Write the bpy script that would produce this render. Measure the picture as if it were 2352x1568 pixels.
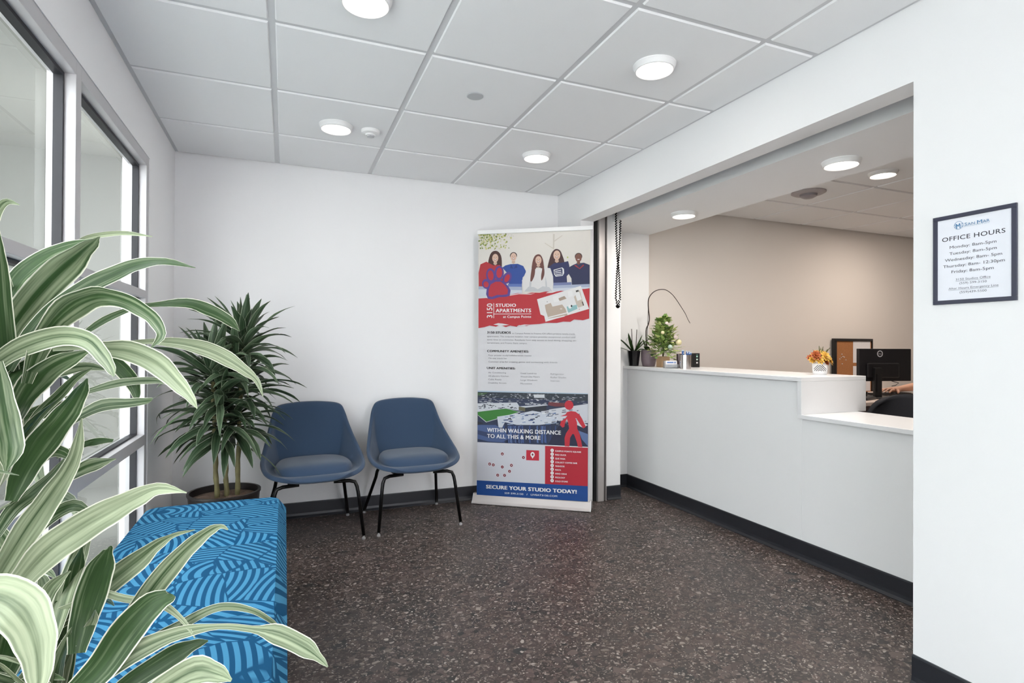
import bpy, bmesh, math, random
from math import sin, cos, pi, radians, atan2, sqrt
from mathutils import Vector, Matrix, Quaternion
from mathutils.geometry import tessellate_polygon
for o in list(bpy.data.objects): bpy.data.objects.remove(o, do_unlink=True)
S = bpy.context.scene
COL = S.collection
V = Vector
H = 1.19                                    # height of the camera above the floor
# ------------------------------------------------------------------ camera
YAW, PITCH, ROLL, FPX = .3863, .0059, .0051, 1282.29
_f = V((sin(YAW)*cos(PITCH), cos(YAW)*cos(PITCH), sin(PITCH)))
_r = V((cos(YAW), -sin(YAW), 0)); _u = _r.cross(_f)
CR = _r*cos(ROLL)+_u*sin(ROLL); CU = -_r*sin(ROLL)+_u*cos(ROLL); CF = _f
cam_d = bpy.data.cameras.new('camera'); cam = bpy.data.objects.new('camera', cam_d); COL.objects.link(cam)
cam.matrix_world = Matrix(((CR.x, CU.x, -CF.x, 0), (CR.y, CU.y, -CF.y, 0), (CR.z, CU.z, -CF.z, H), (0, 0, 0, 1)))
cam_d.sensor_width = 36; cam_d.lens = FPX/2352*36; cam_d.clip_start = .02; cam_d.clip_end = 200
S.camera = cam
# ------------------------------------------------------------------ world, daylight, exposure
S.view_settings.view_transform = 'Standard'; S.view_settings.look = 'None'
S.view_settings.gamma = 1; S.view_settings.use_curve_mapping = False
S.view_settings.exposure = 0.14
W = bpy.data.worlds.new('overcast_sky'); S.world = W; W.use_nodes = True
# overcast sky above the horizon, brighter lower half added below it to lift the ceiling
SKY_UP, SKY_DOWN = 8.5, 12.5
_N, _L = W.node_tree.nodes, W.node_tree.links
_tc = _N.new('ShaderNodeTexCoord'); _sx = _N.new('ShaderNodeSeparateXYZ'); _L.new(_tc.outputs['Generated'], _sx.inputs[0])
_mr = _N.new('ShaderNodeMapRange'); _mr.inputs[1].default_value = -.12; _mr.inputs[2].default_value = .02; _L.new(_sx.outputs[2], _mr.inputs[0])
_mx = _N.new('ShaderNodeMix'); _mx.data_type = 'RGBA'; _L.new(_mr.outputs[0], _mx.inputs[0])
_mx.inputs[6].default_value = (SKY_DOWN*.99, SKY_DOWN*.96, SKY_DOWN, 1); _mx.inputs[7].default_value = (SKY_UP*.935, SKY_UP*.93, SKY_UP, 1)
_L.new(_mx.outputs[2], _N['Background'].inputs[0]); _N['Background'].inputs[1].default_value = 1
def area(name, loc, rot, sx, sy, power, col, parent=None, shape='RECTANGLE'):
    d = bpy.data.lights.new(name, 'AREA'); d.shape = shape; d.size = sx
    if shape in ('RECTANGLE', 'ELLIPSE'): d.size_y = sy
    d.energy = power; d.color = col
    o = bpy.data.objects.new(name, d); COL.objects.link(o); o.location = loc; o.rotation_euler = rot
    if parent: o.parent = parent
    return o
# daylight is the sky itself, entering through the unseen entrance opening behind the camera and the side windows
LAMP_POWER, LAMP_COL, OFFICE_COL = 1.1, (1, .95, .88), (1, .88, .77)
# ------------------------------------------------------------------ helpers
def ray(u, v): return (u-1176)*CR-(v-784)*CU+FPX*CF
def at(u, v, ax, val):
    "point of the line of sight through pixel (u,v) where coordinate ax equals val"
    d = ray(u, v); c = V((0, 0, H)); return c+d*((val-c[ax])/d[ax])
def dep(u, v, d): return V((0, 0, H))+ray(u, v)*(d/FPX)
def lin(c): return tuple(((x/255)/12.92 if x/255 <= .04045 else ((x/255+.055)/1.055)**2.4) for x in c)
def new_mat(name):
    m = bpy.data.materials.new(name); m.use_nodes = True
    return m, m.node_tree.nodes, m.node_tree.links, m.node_tree.nodes['Principled BSDF']
def mat(name, rgb, rough=.5, metal=0, noise=0, nscale=20, bump=0, bscale=200, coat=0, emit=None, es=1, spec=.5, sheen=0):
    m, N, L, b = new_mat(name)
    c = lin(rgb)+(1,)
    b.inputs['Base Color'].default_value = c; b.inputs['Roughness'].default_value = rough
    b.inputs['Metallic'].default_value = metal; b.inputs['Coat Weight'].default_value = coat
    b.inputs['Specular IOR Level'].default_value = spec; b.inputs['Sheen Weight'].default_value = sheen
    if noise or bump:
        tc = N.new('ShaderNodeTexCoord')
    if noise:
        n = N.new('ShaderNodeTexNoise'); n.inputs['Scale'].default_value = nscale; n.inputs['Detail'].default_value = 5
        r = N.new('ShaderNodeMix'); r.data_type = 'RGBA'
        r.inputs[6].default_value = tuple(x*(1-noise) for x in c[:3])+(1,); r.inputs[7].default_value = tuple(min(1, x*(1+noise)) for x in c[:3])+(1,)
        L.new(tc.outputs['Object'], n.inputs['Vector']); L.new(n.outputs['Fac'], r.inputs[0]); L.new(r.outputs[2], b.inputs['Base Color'])
    if bump:
        n2 = N.new('ShaderNodeTexNoise'); n2.inputs['Scale'].default_value = bscale; n2.inputs['Detail'].default_value = 3
        bp = N.new('ShaderNodeBump'); bp.inputs['Strength'].default_value = bump; bp.inputs['Distance'].default_value = .002
        L.new(tc.outputs['Object'], n2.inputs['Vector']); L.new(n2.outputs['Fac'], bp.inputs['Height']); L.new(bp.outputs[0], b.inputs['Normal'])
    if emit:
        b.inputs['Emission Color'].default_value = lin(emit)+(1,); b.inputs['Emission Strength'].default_value = es
    return m
class MB:
    "collects geometry for ONE mesh object"
    def __init__(s): s.v = []; s.f = []; s.m = []; s.uv = []; s.c = []; s.hasuv = False; s.hasc = False
    def add(s, vs, fs, mi=0, uvs=None, col=None):
        k = len(s.v); s.v += [tuple(x) for x in vs]
        for i, f in enumerate(fs):
            s.f.append(tuple(k+j for j in f)); s.m.append(mi)
            s.uv.append([uvs[j] for j in f] if uvs else None); s.c.append(col)
        if uvs: s.hasuv = True
        if col is not None: s.hasc = True
    def box(s, x0, x1, y0, y1, z0, z1, mi=0):
        vs = [(x, y, z) for z in (z0, z1) for y in (y0, y1) for x in (x0, x1)]
        s.add(vs, [(0, 2, 3, 1), (4, 5, 7, 6), (0, 1, 5, 4), (2, 6, 7, 3), (0, 4, 6, 2), (1, 3, 7, 5)], mi)
    def lathe(s, prof, c=(0, 0, 0), n=32, mi=0, caps=True, sx=1, sy=1):
        vs = []; fs = []; c = V(c)
        for (r, z) in prof:
            for i in range(n): vs.append((c.x+r*sx*cos(2*pi*i/n), c.y+r*sy*sin(2*pi*i/n), c.z+z))
        for j in range(len(prof)-1):
            for i in range(n): fs.append((j*n+i, j*n+(i+1) % n, (j+1)*n+(i+1) % n, (j+1)*n+i))
        if caps:
            fs.append(tuple(range(n-1, -1, -1))); fs.append(tuple((len(prof)-1)*n+i for i in range(n)))
        s.add(vs, fs, mi)
    def tube(s, pts, rad, n=8, mi=0, caps=True):
        pts = [V(p) for p in pts]; R = rad if isinstance(rad, (list, tuple)) else [rad]*len(pts)
        vs = []; fs = []; ref = None
        for i, p in enumerate(pts):
            t = (pts[min(i+1, len(pts)-1)]-pts[max(i-1, 0)]).normalized()
            if ref is None: ref = t.orthogonal().normalized()
            ref = (ref-t*ref.dot(t)).normalized(); b = t.cross(ref)
            for k in range(n): vs.append(p+(ref*cos(2*pi*k/n)+b*sin(2*pi*k/n))*R[i])
        for j in range(len(pts)-1):
            for k in range(n): fs.append((j*n+k, j*n+(k+1) % n, (j+1)*n+(k+1) % n, (j+1)*n+k))
        if caps: fs.append(tuple(range(n-1, -1, -1))); fs.append(tuple((len(pts)-1)*n+k for k in range(n)))
        s.add(vs, fs, mi)
    def ball(s, c, r, n=10, m=7, mi=0, sz=1, sx=1, sy=1):
        prof = [(r*sin(pi*j/m), -r*sz*cos(pi*j/m)) for j in range(m+1)]
        prof[0] = (r*.02, -r*sz); prof[-1] = (r*.02, r*sz); s.lathe(prof, c, n, mi, True, sx, sy)
    def xf(s, M, k=0):
        for i in range(k, len(s.v)): s.v[i] = tuple(M @ V(s.v[i]))
    def build(s, name, mats, parent=None, smooth=False, bevel=0, bseg=2, subsurf=0, loc=None, solid=0, soff=-1):
        me = bpy.data.meshes.new(name); me.from_pydata(s.v, [], s.f)
        if not isinstance(mats, (list, tuple)): mats = [mats]
        for m in mats: me.materials.append(m)
        me.polygons.foreach_set('material_index', s.m)
        if s.hasuv:
            l = me.uv_layers.new(name='UVMap'); d = []
            for p, uv in zip(me.polygons, s.uv):
                for q in (uv or [(0, 0)]*p.loop_total): d += [q[0], q[1]]
            l.data.foreach_set('uv', d)
        if s.hasc:
            a = me.color_attributes.new('Col', 'FLOAT_COLOR', 'CORNER'); d = []
            for p, c in zip(me.polygons, s.c):
                for _ in range(p.loop_total): d += list((c or (1, 1, 1)))[:3]+[1]
            a.data.foreach_set('color', d)
        me.polygons.foreach_set('use_smooth', [bool(smooth)]*len(me.polygons))
        me.validate(); me.update()
        o = bpy.data.objects.new(name, me); COL.objects.link(o)
        if parent: o.parent = parent
        if loc: o.location = loc
        if smooth == 'auto':
            import math as _m
            bm = bmesh.new(); bm.from_mesh(me)
            for e in bm.edges:
                if len(e.link_faces) == 2 and e.calc_face_angle(0) > radians(38): e.smooth = False
            bm.to_mesh(me); bm.free()
        if solid:
            q = o.modifiers.new('solid', 'SOLIDIFY'); q.thickness = solid; q.offset = soff
        if bevel:
            q = o.modifiers.new('bevel', 'BEVEL'); q.width = bevel; q.segments = bseg; q.limit_method = 'ANGLE'
        if subsurf:
            q = o.modifiers.new('sub', 'SUBSURF'); q.levels = subsurf; q.render_levels = subsurf
        return o
def thing(name, label, cat, loc=(0, 0, 0), rz=0, group=None):
    o = bpy.data.objects.new(name, None); COL.objects.link(o); o.empty_display_size = .1
    o.location = loc; o.rotation_euler = (0, 0, rz); return tag(o, label, cat, group)
def tag(o, label, cat, group=None):
    o['label'] = label; o['category'] = cat
    if group: o['group'] = group
    return o
def struct(o, label=None):
    o['kind'] = 'structure'
    if label: o['label'] = label
    return o
def dup(root, loc, rz, label, group=None):
    r = root.copy(); COL.objects.link(r); r.location = loc; r.rotation_euler = (0, 0, rz); r['label'] = label
    if group: r['group'] = group
    for ch in list(root.children):
        c = ch.copy(); COL.objects.link(c); c.parent = r
        for g in list(ch.children):
            d = g.copy(); COL.objects.link(d); d.parent = c
    return r
# flat text as triangles: returns list of (tri) in unit coords, x from 0..w, y baseline 0, cap height 1
_tc = {}
def text_tris(t, bold=0):
    k = (t, bold)
    if k in _tc: return _tc[k]
    c = bpy.data.curves.new('t', 'FONT'); c.body = t; c.size = 1; c.offset = 0; c.fill_mode = 'FRONT'; c.resolution_u = 3
    c.space_character = 1.06 if bold else 1.0
    o = bpy.data.objects.new('t', c); COL.objects.link(o)
    dg = bpy.context.evaluated_depsgraph_get(); dg.update(); me = o.evaluated_get(dg).to_mesh(); me.calc_loop_triangles()
    vs = [v.co.copy() for v in me.vertices]; tr = [tuple(l.vertices) for l in me.loop_triangles]
    o.evaluated_get(dg).to_mesh_clear(); bpy.data.objects.remove(o); bpy.data.curves.remove(c)
    xs = [v.x for v in vs]; x0 = min(xs); w = max(xs)-x0
    _tc[k] = ([(v.x-x0, v.y) for v in vs], tr, w, .73)
    return _tc[k]
class Print:
    "printed artwork on a flat sheet: layers of coloured shapes, one mesh. o origin, ex right, ey up, n outward"
    def __init__(s, o, ex, ey, n, step=.00025, dens=1.0):
        s.dens = dens; s.o = V(o); s.ex = V(ex); s.ey = V(ey); s.n = V(n); s.mb = MB(); s.k = 0; s.step = step
    def P(s, q, k): return s.o+s.ex*q[0]+s.ey*q[1]+s.n*(k*s.step)
    def poly(s, pts, rgb, layer=None):
        if layer is None: s.k += 1; layer = s.k
        tr = tessellate_polygon([[V((p[0], p[1], 0)) for p in pts]])
        s.mb.add([s.P(p, layer) for p in pts], [tuple(t) for t in tr], 0, None, tuple(x*s.dens for x in lin(rgb)))
    def rect(s, x0, y0, x1, y1, rgb): s.poly([(x0, y0), (x1, y0), (x1, y1), (x0, y1)], rgb)
    def ell(s, c, rx, ry, rgb, n=18, rot=0, layer=None):
        s.poly([(c[0]+rx*cos(2*pi*i/n)*cos(rot)-ry*sin(2*pi*i/n)*sin(rot), c[1]+rx*cos(2*pi*i/n)*sin(rot)+ry*sin(2*pi*i/n)*cos(rot)) for i in range(n)], rgb, layer)
    def text(s, t, p0, p1, cap, rgb, bold=0, up=None):
        "baseline from p0 to p1, cap height cap"
        vs, tr, w, ch = text_tris(t, bold); w += bold*3
        a = V((p1[0]-p0[0], p1[1]-p0[1])); ex = a/w; up = V(up) if up else V((-a.y, a.x)).normalized(); ey = up*(cap/ch)
        # heavier strokes: the same glyphs struck several times, each on its own layer
        for (dx, dy) in ([(0, 0)] if not bold else [(bold*k_, dy_) for k_ in (0, .75, 1.5, 2.25, 3) for dy_ in (-bold*.45, bold*.45)]):
            s.k += 1
            s.mb.add([s.P((p0[0]+ex.x*(x+dx)+ey.x*(y+dy), p0[1]+ex.y*(x+dx)+ey.y*(y+dy)), s.k) for x, y in vs], tr, 0, None, tuple(x*s.dens for x in lin(rgb)))
    def build(s, name, m, parent): return s.mb.build(name, m, parent)
# ------------------------------------------------------------------ materials
M = {}
M['wall'] = mat('white_wall_paint', (243, 243, 244), .75, bump=.05, bscale=350)
M['ofwall'] = mat('office_wall_paint', (232, 225, 219), .8, bump=.05, bscale=350)
M['tile'] = mat('ceiling_tile', (244, 245, 246), .9, noise=.015, nscale=300, bump=.15, bscale=500)
M['grid'] = mat('ceiling_grid_white', (216, 217, 219), .55)
M['base'] = mat('charcoal_vinyl_base', (38, 40, 46), .38)
M['frame'] = mat('anodised_window_frame', (196, 194, 196), .42, .25)
M['gasket'] = mat('black_gasket', (30, 30, 36), .5)
M['counter'] = mat('white_solid_surface', (240, 240, 242), .25, coat=.15)
M['black'] = mat('black_satin', (18, 18, 20), .4)
M['blackmetal'] = mat('black_powder_coat', (12, 12, 13), .28, .4)
M['chrome'] = mat('chrome', (228, 228, 230), .3, .8)
M['alu'] = mat('brushed_aluminium', (206, 200, 198), .5, .6)
M['whitemetal'] = mat('white_lacquer', (238, 238, 238), .3)
M['trim'] = mat('lamp_trim_white', (240, 240, 240), .4)
M['diff'] = mat('lamp_diffuser', (255, 250, 240), .5, emit=(255, 246, 232), es=5)
M['soil'] = mat('potting_mix', (104, 86, 74), .95, noise=.55, nscale=60, bump=1, bscale=90)
M['cane'] = mat('plant_cane', (108, 102, 68), .7, noise=.4, nscale=30, bump=.8, bscale=50)
M['navy'] = mat('navy_upholstery', (46, 68, 95), .85, noise=.06, nscale=220, bump=.35, bscale=900, sheen=.25)
M['kraft'] = mat('kraft_paper', (176, 144, 112), .8)
M['cork'] = mat('cork', (172, 116, 72), .9, noise=.2, nscale=80)
M['paper'] = mat('paper_white', (236, 234, 236), .7)
M['skin'] = mat('skin', (214, 164, 138), .5, noise=.04, nscale=30)
M['desk'] = mat('desk_laminate', (214, 196, 186), .45)
M['stone_out'] = mat('pale_exterior_render', (228, 231, 228), .9)
M['paving_out'] = mat('exterior_paving', (222, 222, 218), .9)
M['porch'] = mat('added_porch_dark_grey', (112, 113, 108), .9)  # dark grey chosen to dim what shows through the side windows
def attr_mat(name, rough=.5):
    m, N, L, b = new_mat(name); a = N.new('ShaderNodeAttribute'); a.attribute_name = 'Col'
    L.new(a.outputs['Color'], b.inputs['Base Color']); b.inputs['Roughness'].default_value = rough; return m
M['print'] = attr_mat('printed_ink', .55)
M['printgl'] = attr_mat('printed_gloss', .3)
def glass_mat():
    m, N, L, b = new_mat('window_glass'); N.remove(b); out = N['Material Output']
    t = N.new('ShaderNodeBsdfTransparent'); t.inputs[0].default_value = (.93, .955, .935, 1)
    g = N.new('ShaderNodeBsdfGlossy'); g.inputs['Roughness'].default_value = .0; g.inputs[0].default_value = (.93, .96, .95, 1)
    f = N.new('ShaderNodeFresnel'); f.inputs[0].default_value = 1.75
    ge = N.new('ShaderNodeNewGeometry'); iv = N.new('ShaderNodeMath'); iv.operation = 'SUBTRACT'; iv.inputs[0].default_value = 1; L.new(ge.outputs['Backfacing'], iv.inputs[1])
    ff = N.new('ShaderNodeMath'); ff.operation = 'MULTIPLY'; L.new(f.outputs[0], ff.inputs[0]); L.new(iv.outputs[0], ff.inputs[1])   # reflect once per pane, on its outer faces
    mx = N.new('ShaderNodeMixShader'); L.new(ff.outputs[0], mx.inputs[0]); L.new(t.outputs[0], mx.inputs[1]); L.new(g.outputs[0], mx.inputs[2])
    L.new(mx.outputs[0], out.inputs[0]); return m
M['glass'] = glass_mat()
def floor_mat():
    m, N, L, b = new_mat('dark_terrazzo_tile')
    tc = N.new('ShaderNodeTexCoord')
    nz = N.new('ShaderNodeTexNoise'); nz.inputs['Scale'].default_value = 22; nz.inputs['Detail'].default_value = 3
    L.new(tc.outputs['Object'], nz.inputs['Vector'])
    sc = N.new('ShaderNodeVectorMath'); sc.operation = 'SCALE'; sc.inputs['Scale'].default_value = .045
    L.new(nz.outputs['Color'], sc.inputs[0])
    ad = N.new('ShaderNodeVectorMath'); ad.operation = 'ADD'; L.new(tc.outputs['Object'], ad.inputs[0]); L.new(sc.outputs[0], ad.inputs[1])
    cur = None
    big = N.new('ShaderNodeTexNoise'); big.inputs['Scale'].default_value = 3.0; big.inputs['Detail'].default_value = 6; L.new(tc.outputs['Object'], big.inputs['Vector'])
    cr = N.new('ShaderNodeValToRGB'); e = cr.color_ramp.elements
    e[0].position = .36; e[0].color = lin((46, 43, 41))+(1,); e[1].position = .64; e[1].color = lin((66, 53, 49))+(1,)
    L.new(big.outputs['Fac'], cr.inputs[0]); cur = cr.outputs[0]
    # chips: (scale, radius, presence, dark colour, light colour)
    for i, (s, r, pr, c0, c1) in enumerate([(150, .42, .34, (40, 35, 34), (112, 98, 92)), (74, .38, .36, (38, 35, 34), (104, 90, 84)), (40, .36, .50, (30, 31, 31), (92, 76, 72)), (21, .34, .72, (36, 37, 37), (98, 84, 80)),
                                            (115, .28, .80, (120, 110, 104), (168, 158, 150)), (54, .23, .84, (112, 100, 96), (168, 158, 150)), (27, .19, .88, (108, 98, 92), (152, 142, 134))]):
        mp = N.new('ShaderNodeMapping'); mp.inputs['Location'].default_value = (i*3.1, i*1.7, i*.9); mp.inputs['Rotation'].default_value = (0, 0, i*.7)
        mp.inputs['Scale'].default_value = (1, 1.25, 1); L.new(ad.outputs[0], mp.inputs[0])
        vo = N.new('ShaderNodeTexVoronoi'); vo.voronoi_dimensions = '2D'; vo.inputs['Scale'].default_value = s*.82; L.new(mp.outputs[0], vo.inputs['Vector'])
        sep = N.new('ShaderNodeSeparateColor'); L.new(vo.outputs['Color'], sep.inputs[0])
        th = N.new('ShaderNodeMath'); th.operation = 'MULTIPLY'; th.inputs[1].default_value = r*1.3; L.new(sep.outputs[1], th.inputs[0])
        a2 = N.new('ShaderNodeMath'); a2.operation = 'ADD'; a2.inputs[1].default_value = r*.3; L.new(th.outputs[0], a2.inputs[0])
        lt = N.new('ShaderNodeMath'); lt.operation = 'LESS_THAN'; L.new(vo.outputs['Distance'], lt.inputs[0]); L.new(a2.outputs[0], lt.inputs[1])
        gt = N.new('ShaderNodeMath'); gt.operation = 'GREATER_THAN'; gt.inputs[1].default_value = pr; L.new(sep.outputs[0], gt.inputs[0])
        mu = N.new('ShaderNodeMath'); mu.operation = 'MULTIPLY'; L.new(lt.outputs[0], mu.inputs[0]); L.new(gt.outputs[0], mu.inputs[1])
        cc = N.new('ShaderNodeMix'); cc.data_type = 'RGBA'; cc.inputs[6].default_value = lin(c0)+(1,); cc.inputs[7].default_value = lin(c1)+(1,); L.new(sep.outputs[2], cc.inputs[0])
        mx = N.new('ShaderNodeMix'); mx.data_type = 'RGBA'; L.new(mu.outputs[0], mx.inputs[0]); L.new(cur, mx.inputs[6]); L.new(cc.outputs[2], mx.inputs[7]); cur = mx.outputs[2]
    br = N.new('ShaderNodeTexBrick'); br.inputs['Scale'].default_value = 1; br.inputs['Mortar Size'].default_value = .0012; br.inputs['Mortar Smooth'].default_value = .1
    br.inputs['Brick Width'].default_value = .61; br.inputs['Row Height'].default_value = .2985; br.offset = .5
    mp = N.new('ShaderNodeMapping'); mp.inputs['Rotation'].default_value = (0, 0, pi/2); mp.inputs['Location'].default_value = (-1.455, .115, 0)
    L.new(tc.outputs['Object'], mp.inputs[0]); L.new(mp.outputs[0], br.inputs['Vector'])
    mx = N.new('ShaderNodeMix'); mx.data_type = 'RGBA'; L.new(br.outputs['Fac'], mx.inputs[0]); L.new(cur, mx.inputs[6]); mx.inputs[7].default_value = lin((58, 54, 52))+(1,)
    L.new(mx.outputs[2], b.inputs['Base Color'])
    b.inputs['Roughness'].default_value = .42; b.inputs['Specular IOR Level'].default_value = .4
    return m
M['floor'] = floor_mat()
def bench_mat():
    m, N, L, b = new_mat('blue_labyrinth_fabric')
    tc = N.new('ShaderNodeTexCoord')
    nz = N.new('ShaderNodeTexNoise'); nz.inputs['Scale'].default_value = 5; L.new(tc.outputs['Object'], nz.inputs['Vector'])
    sc = N.new('ShaderNodeVectorMath'); sc.operation = 'SCALE'; sc.inputs['Scale'].default_value = .05; L.new(nz.outputs['Color'], sc.inputs[0])
    ad = N.new('ShaderNodeVectorMath'); ad.operation = 'ADD'; L.new(tc.outputs['Object'], ad.inputs[0]); L.new(sc.outputs[0], ad.inputs[1])
    vo = N.new('ShaderNodeTexVoronoi'); vo.inputs['Scale'].default_value = 6.2; vo.inputs['Randomness'].default_value = .85; L.new(ad.outputs[0], vo.inputs['Vector'])
    # each patch of the weave gets rings about its own far centre
    rc = N.new('ShaderNodeVectorMath'); rc.operation = 'SUBTRACT'; rc.inputs[1].default_value = (.5, .5, .5); L.new(vo.outputs['Color'], rc.inputs[0])
    rs = N.new('ShaderNodeVectorMath'); rs.operation = 'MULTIPLY'; rs.inputs[1].default_value = (1.7, 1.5, .5); L.new(rc.outputs[0], rs.inputs[0])
    ce = N.new('ShaderNodeVectorMath'); ce.operation = 'ADD'; L.new(vo.outputs['Position'], ce.inputs[0]); L.new(rs.outputs[0], ce.inputs[1])
    di = N.new('ShaderNodeVectorMath'); di.operation = 'DISTANCE'; L.new(tc.outputs['Object'], di.inputs[0]); L.new(ce.outputs[0], di.inputs[1])
    mu = N.new('ShaderNodeMath'); mu.operation = 'MULTIPLY'; mu.inputs[1].default_value = 2*pi/.0235; L.new(di.outputs['Value'], mu.inputs[0])
    si = N.new('ShaderNodeMath'); si.operation = 'SINE'; L.new(mu.outputs[0], si.inputs[0])
    ma = N.new('ShaderNodeMapRange'); ma.inputs[1].default_value = -.12; ma.inputs[2].default_value = .12; L.new(si.outputs[0], ma.inputs[0])
    vd = N.new('ShaderNodeTexVoronoi'); vd.feature = 'DISTANCE_TO_EDGE'; vd.inputs['Scale'].default_value = 6.2; vd.inputs['Randomness'].default_value = .85; L.new(ad.outputs[0], vd.inputs['Vector'])
    gt = N.new('ShaderNodeMapRange'); gt.inputs[1].default_value = .008; gt.inputs[2].default_value = .02; L.new(vd.outputs['Distance'], gt.inputs[0])
    mm = N.new('ShaderNodeMath'); mm.operation = 'MULTIPLY'; L.new(ma.outputs[0], mm.inputs[0]); L.new(gt.outputs[0], mm.inputs[1])
    mx = N.new('ShaderNodeMix'); mx.data_type = 'RGBA'; L.new(mm.outputs[0], mx.inputs[0])
    mx.inputs[6].default_value = lin((24, 80, 118))+(1,); mx.inputs[7].default_value = lin((72, 140, 180))+(1,)
    L.new(mx.outputs[2], b.inputs['Base Color']); b.inputs['Roughness'].default_value = .95; b.inputs['Specular IOR Level'].default_value = .15
    return m
M['bench'] = bench_mat()
def leaf_mat(name, dark, mid, pale, edge, pale_amt):
    m, N, L, b = new_mat(name)
    uv = N.new('ShaderNodeUVMap'); sx = N.new('ShaderNodeSeparateXYZ'); L.new(uv.outputs[0], sx.inputs[0])
    at_ = N.new('ShaderNodeAttribute'); at_.attribute_name = 'Col'; sc = N.new('ShaderNodeSeparateColor'); L.new(at_.outputs['Color'], sc.inputs[0])
    def mth(op, a, b_=None):
        n = N.new('ShaderNodeMath'); n.operation = op
        for i, q in enumerate((a, b_)):
            if q is None: continue
            if isinstance(q, (int, float)): n.inputs[i].default_value = q
            else: L.new(q, n.inputs[i])
        return n.outputs[0]
    d = mth('ABSOLUTE', mth('MULTIPLY', mth('SUBTRACT', sx.outputs[0], .5), 2))
    cb = N.new('ShaderNodeCombineXYZ'); L.new(mth('MULTIPLY', sx.outputs[0], 10), cb.inputs[0]); L.new(mth('MULTIPLY', sx.outputs[1], .6), cb.inputs[1]); L.new(mth('MULTIPLY', sc.outputs[0], 40), cb.inputs[2])
    n1 = N.new('ShaderNodeTexNoise'); n1.inputs['Scale'].default_value = 1; n1.inputs['Detail'].default_value = 2; L.new(cb.outputs[0], n1.inputs['Vector'])
    # pale bands sit between midrib and margin
    band = N.new('ShaderNodeValToRGB'); e = band.color_ramp.elements
    e[0].position = 0; e[0].color = (.12, .12, .12, 1); e[1].position = 1; e[1].color = (.9, .9, .9, 1)
    for p, c in ((.10, .05), (.24, .42), (.42, .62), (.56, .30), (.66, .55), (.84, .2)):
        k = e.new(p); k.color = (c, c, c, 1)
    L.new(d, band.inputs[0])
    f = mth('ADD', band.outputs[0], mth('MULTIPLY', mth('SUBTRACT', n1.outputs['Fac'], .5), 1.5))
    f = mth('ADD', f, mth('MULTIPLY', mth('SUBTRACT', sc.outputs[1], .5), pale_amt*1.6)); f = mth('MULTIPLY', f, pale_amt*1.25)
    cl = N.new('ShaderNodeClamp'); L.new(f, cl.inputs[0])
    g = N.new('ShaderNodeMix'); g.data_type = 'RGBA'; g.inputs[6].default_value = lin(dark)+(1,); g.inputs[7].default_value = lin(mid)+(1,); L.new(n1.outputs['Fac'], g.inputs[0])
    p = N.new('ShaderNodeMix'); p.data_type = 'RGBA'; L.new(cl.outputs[0], p.inputs[0]); L.new(g.outputs[2], p.inputs[6]); p.inputs[7].default_value = lin(pale)+(1,)
    ed = N.new('ShaderNodeMapRange'); ed.inputs[1].default_value = .89; ed.inputs[2].default_value = .94; L.new(d, ed.inputs[0])
    q = N.new('ShaderNodeMix'); q.data_type = 'RGBA'; L.new(ed.outputs[0], q.inputs[0]); L.new(p.outputs[2], q.inputs[6]); q.inputs[7].default_value = lin(edge)+(1,)
    L.new(q.outputs[2], b.inputs['Base Color']); b.inputs['Roughness'].default_value = .38; b.inputs['Specular IOR Level'].default_value = .35
    tr = N.new('ShaderNodeBsdfTranslucent'); L.new(q.outputs[2], tr.inputs[0])
    ms = N.new('ShaderNodeMixShader'); ms.inputs[0].default_value = .13; out = N['Material Output']
    L.new(b.outputs[0], ms.inputs[1]); L.new(tr.outputs[0], ms.inputs[2]); L.new(ms.outputs[0], out.inputs[0])
    return m
M['leaf'] = leaf_mat('striped_dracaena_leaf', (34, 58, 31), (74, 102, 60), (182, 192, 160), (234, 234, 216), .66)
M['leaf2'] = leaf_mat('dark_dracaena_leaf', (30, 46, 32), (58, 80, 54), (118, 136, 108), (168, 178, 154), .38)
# ------------------------------------------------------------------ room shell
XL, XR, YB, ZC = -.657, 2.068, 4.10, 2.406
YN = -3.2
XO = 6.9                                                # far side of the office
fl = MB(); fl.box(XL-.12, XO+.1, YN-.1, YB+.1, -.1, 0)
struct(fl.build('floor', M['floor']), 'dark brown and grey terrazzo tile floor with pale chips')
def ceiling(name, x0, x1, y0, y1, gx, gy, label):
    b = MB(); b.box(x0, x1, y0, y1, ZC+.007, ZC+.06, 1)
    t = .6096; w = .0125
    i0 = math.floor((x0-gx)/t); i1 = math.ceil((x1-gx)/t); j0 = math.floor((y0-gy)/t); j1 = math.ceil((y1-gy)/t)
    for i in range(i0, i1):
        for j in range(j0, j1):
            a, c = max(gx+i*t+w, x0+.018), min(gx+(i+1)*t-w, x1-.018)
            d, e = max(gy+j*t+w, y0+.018), min(gy+(j+1)*t-w, y1-.018)
            if c-a < .03 or e-d < .03: continue
            s = .004                                     # chamfered reveal edge
            vs = [(a, d, ZC+.007), (c, d, ZC+.007), (c, e, ZC+.007), (a, e, ZC+.007), (a+s, d+s, ZC), (c-s, d+s, ZC), (c-s, e-s, ZC), (a+s, e-s, ZC)]
            b.add(vs, [(4, 7, 6, 5), (0, 4, 5, 1), (1, 5, 6, 2), (2, 6, 7, 3), (3, 7, 4, 0)], 0)
    o = b.build(name, [M['tile'], M['grid']]); struct(o, label)
ceiling('ceiling', XL, XR, YN, YB, -.0549, 2.9019, 'white dropped tile ceiling with visible grid over the waiting room')
ceiling('ceiling_office', 2.90, XO, -.4, YB, 2.94+.6096*2, 3.51, 'white dropped tile ceiling over the office behind the counter')
b = MB(); b.box(XL-.12, XO+.1, YN-.1, YB+.12, ZC+.06, ZC+.12); struct(b.build('ceiling_slab', M['wall']), 'slab above the dropped ceilings')
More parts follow.
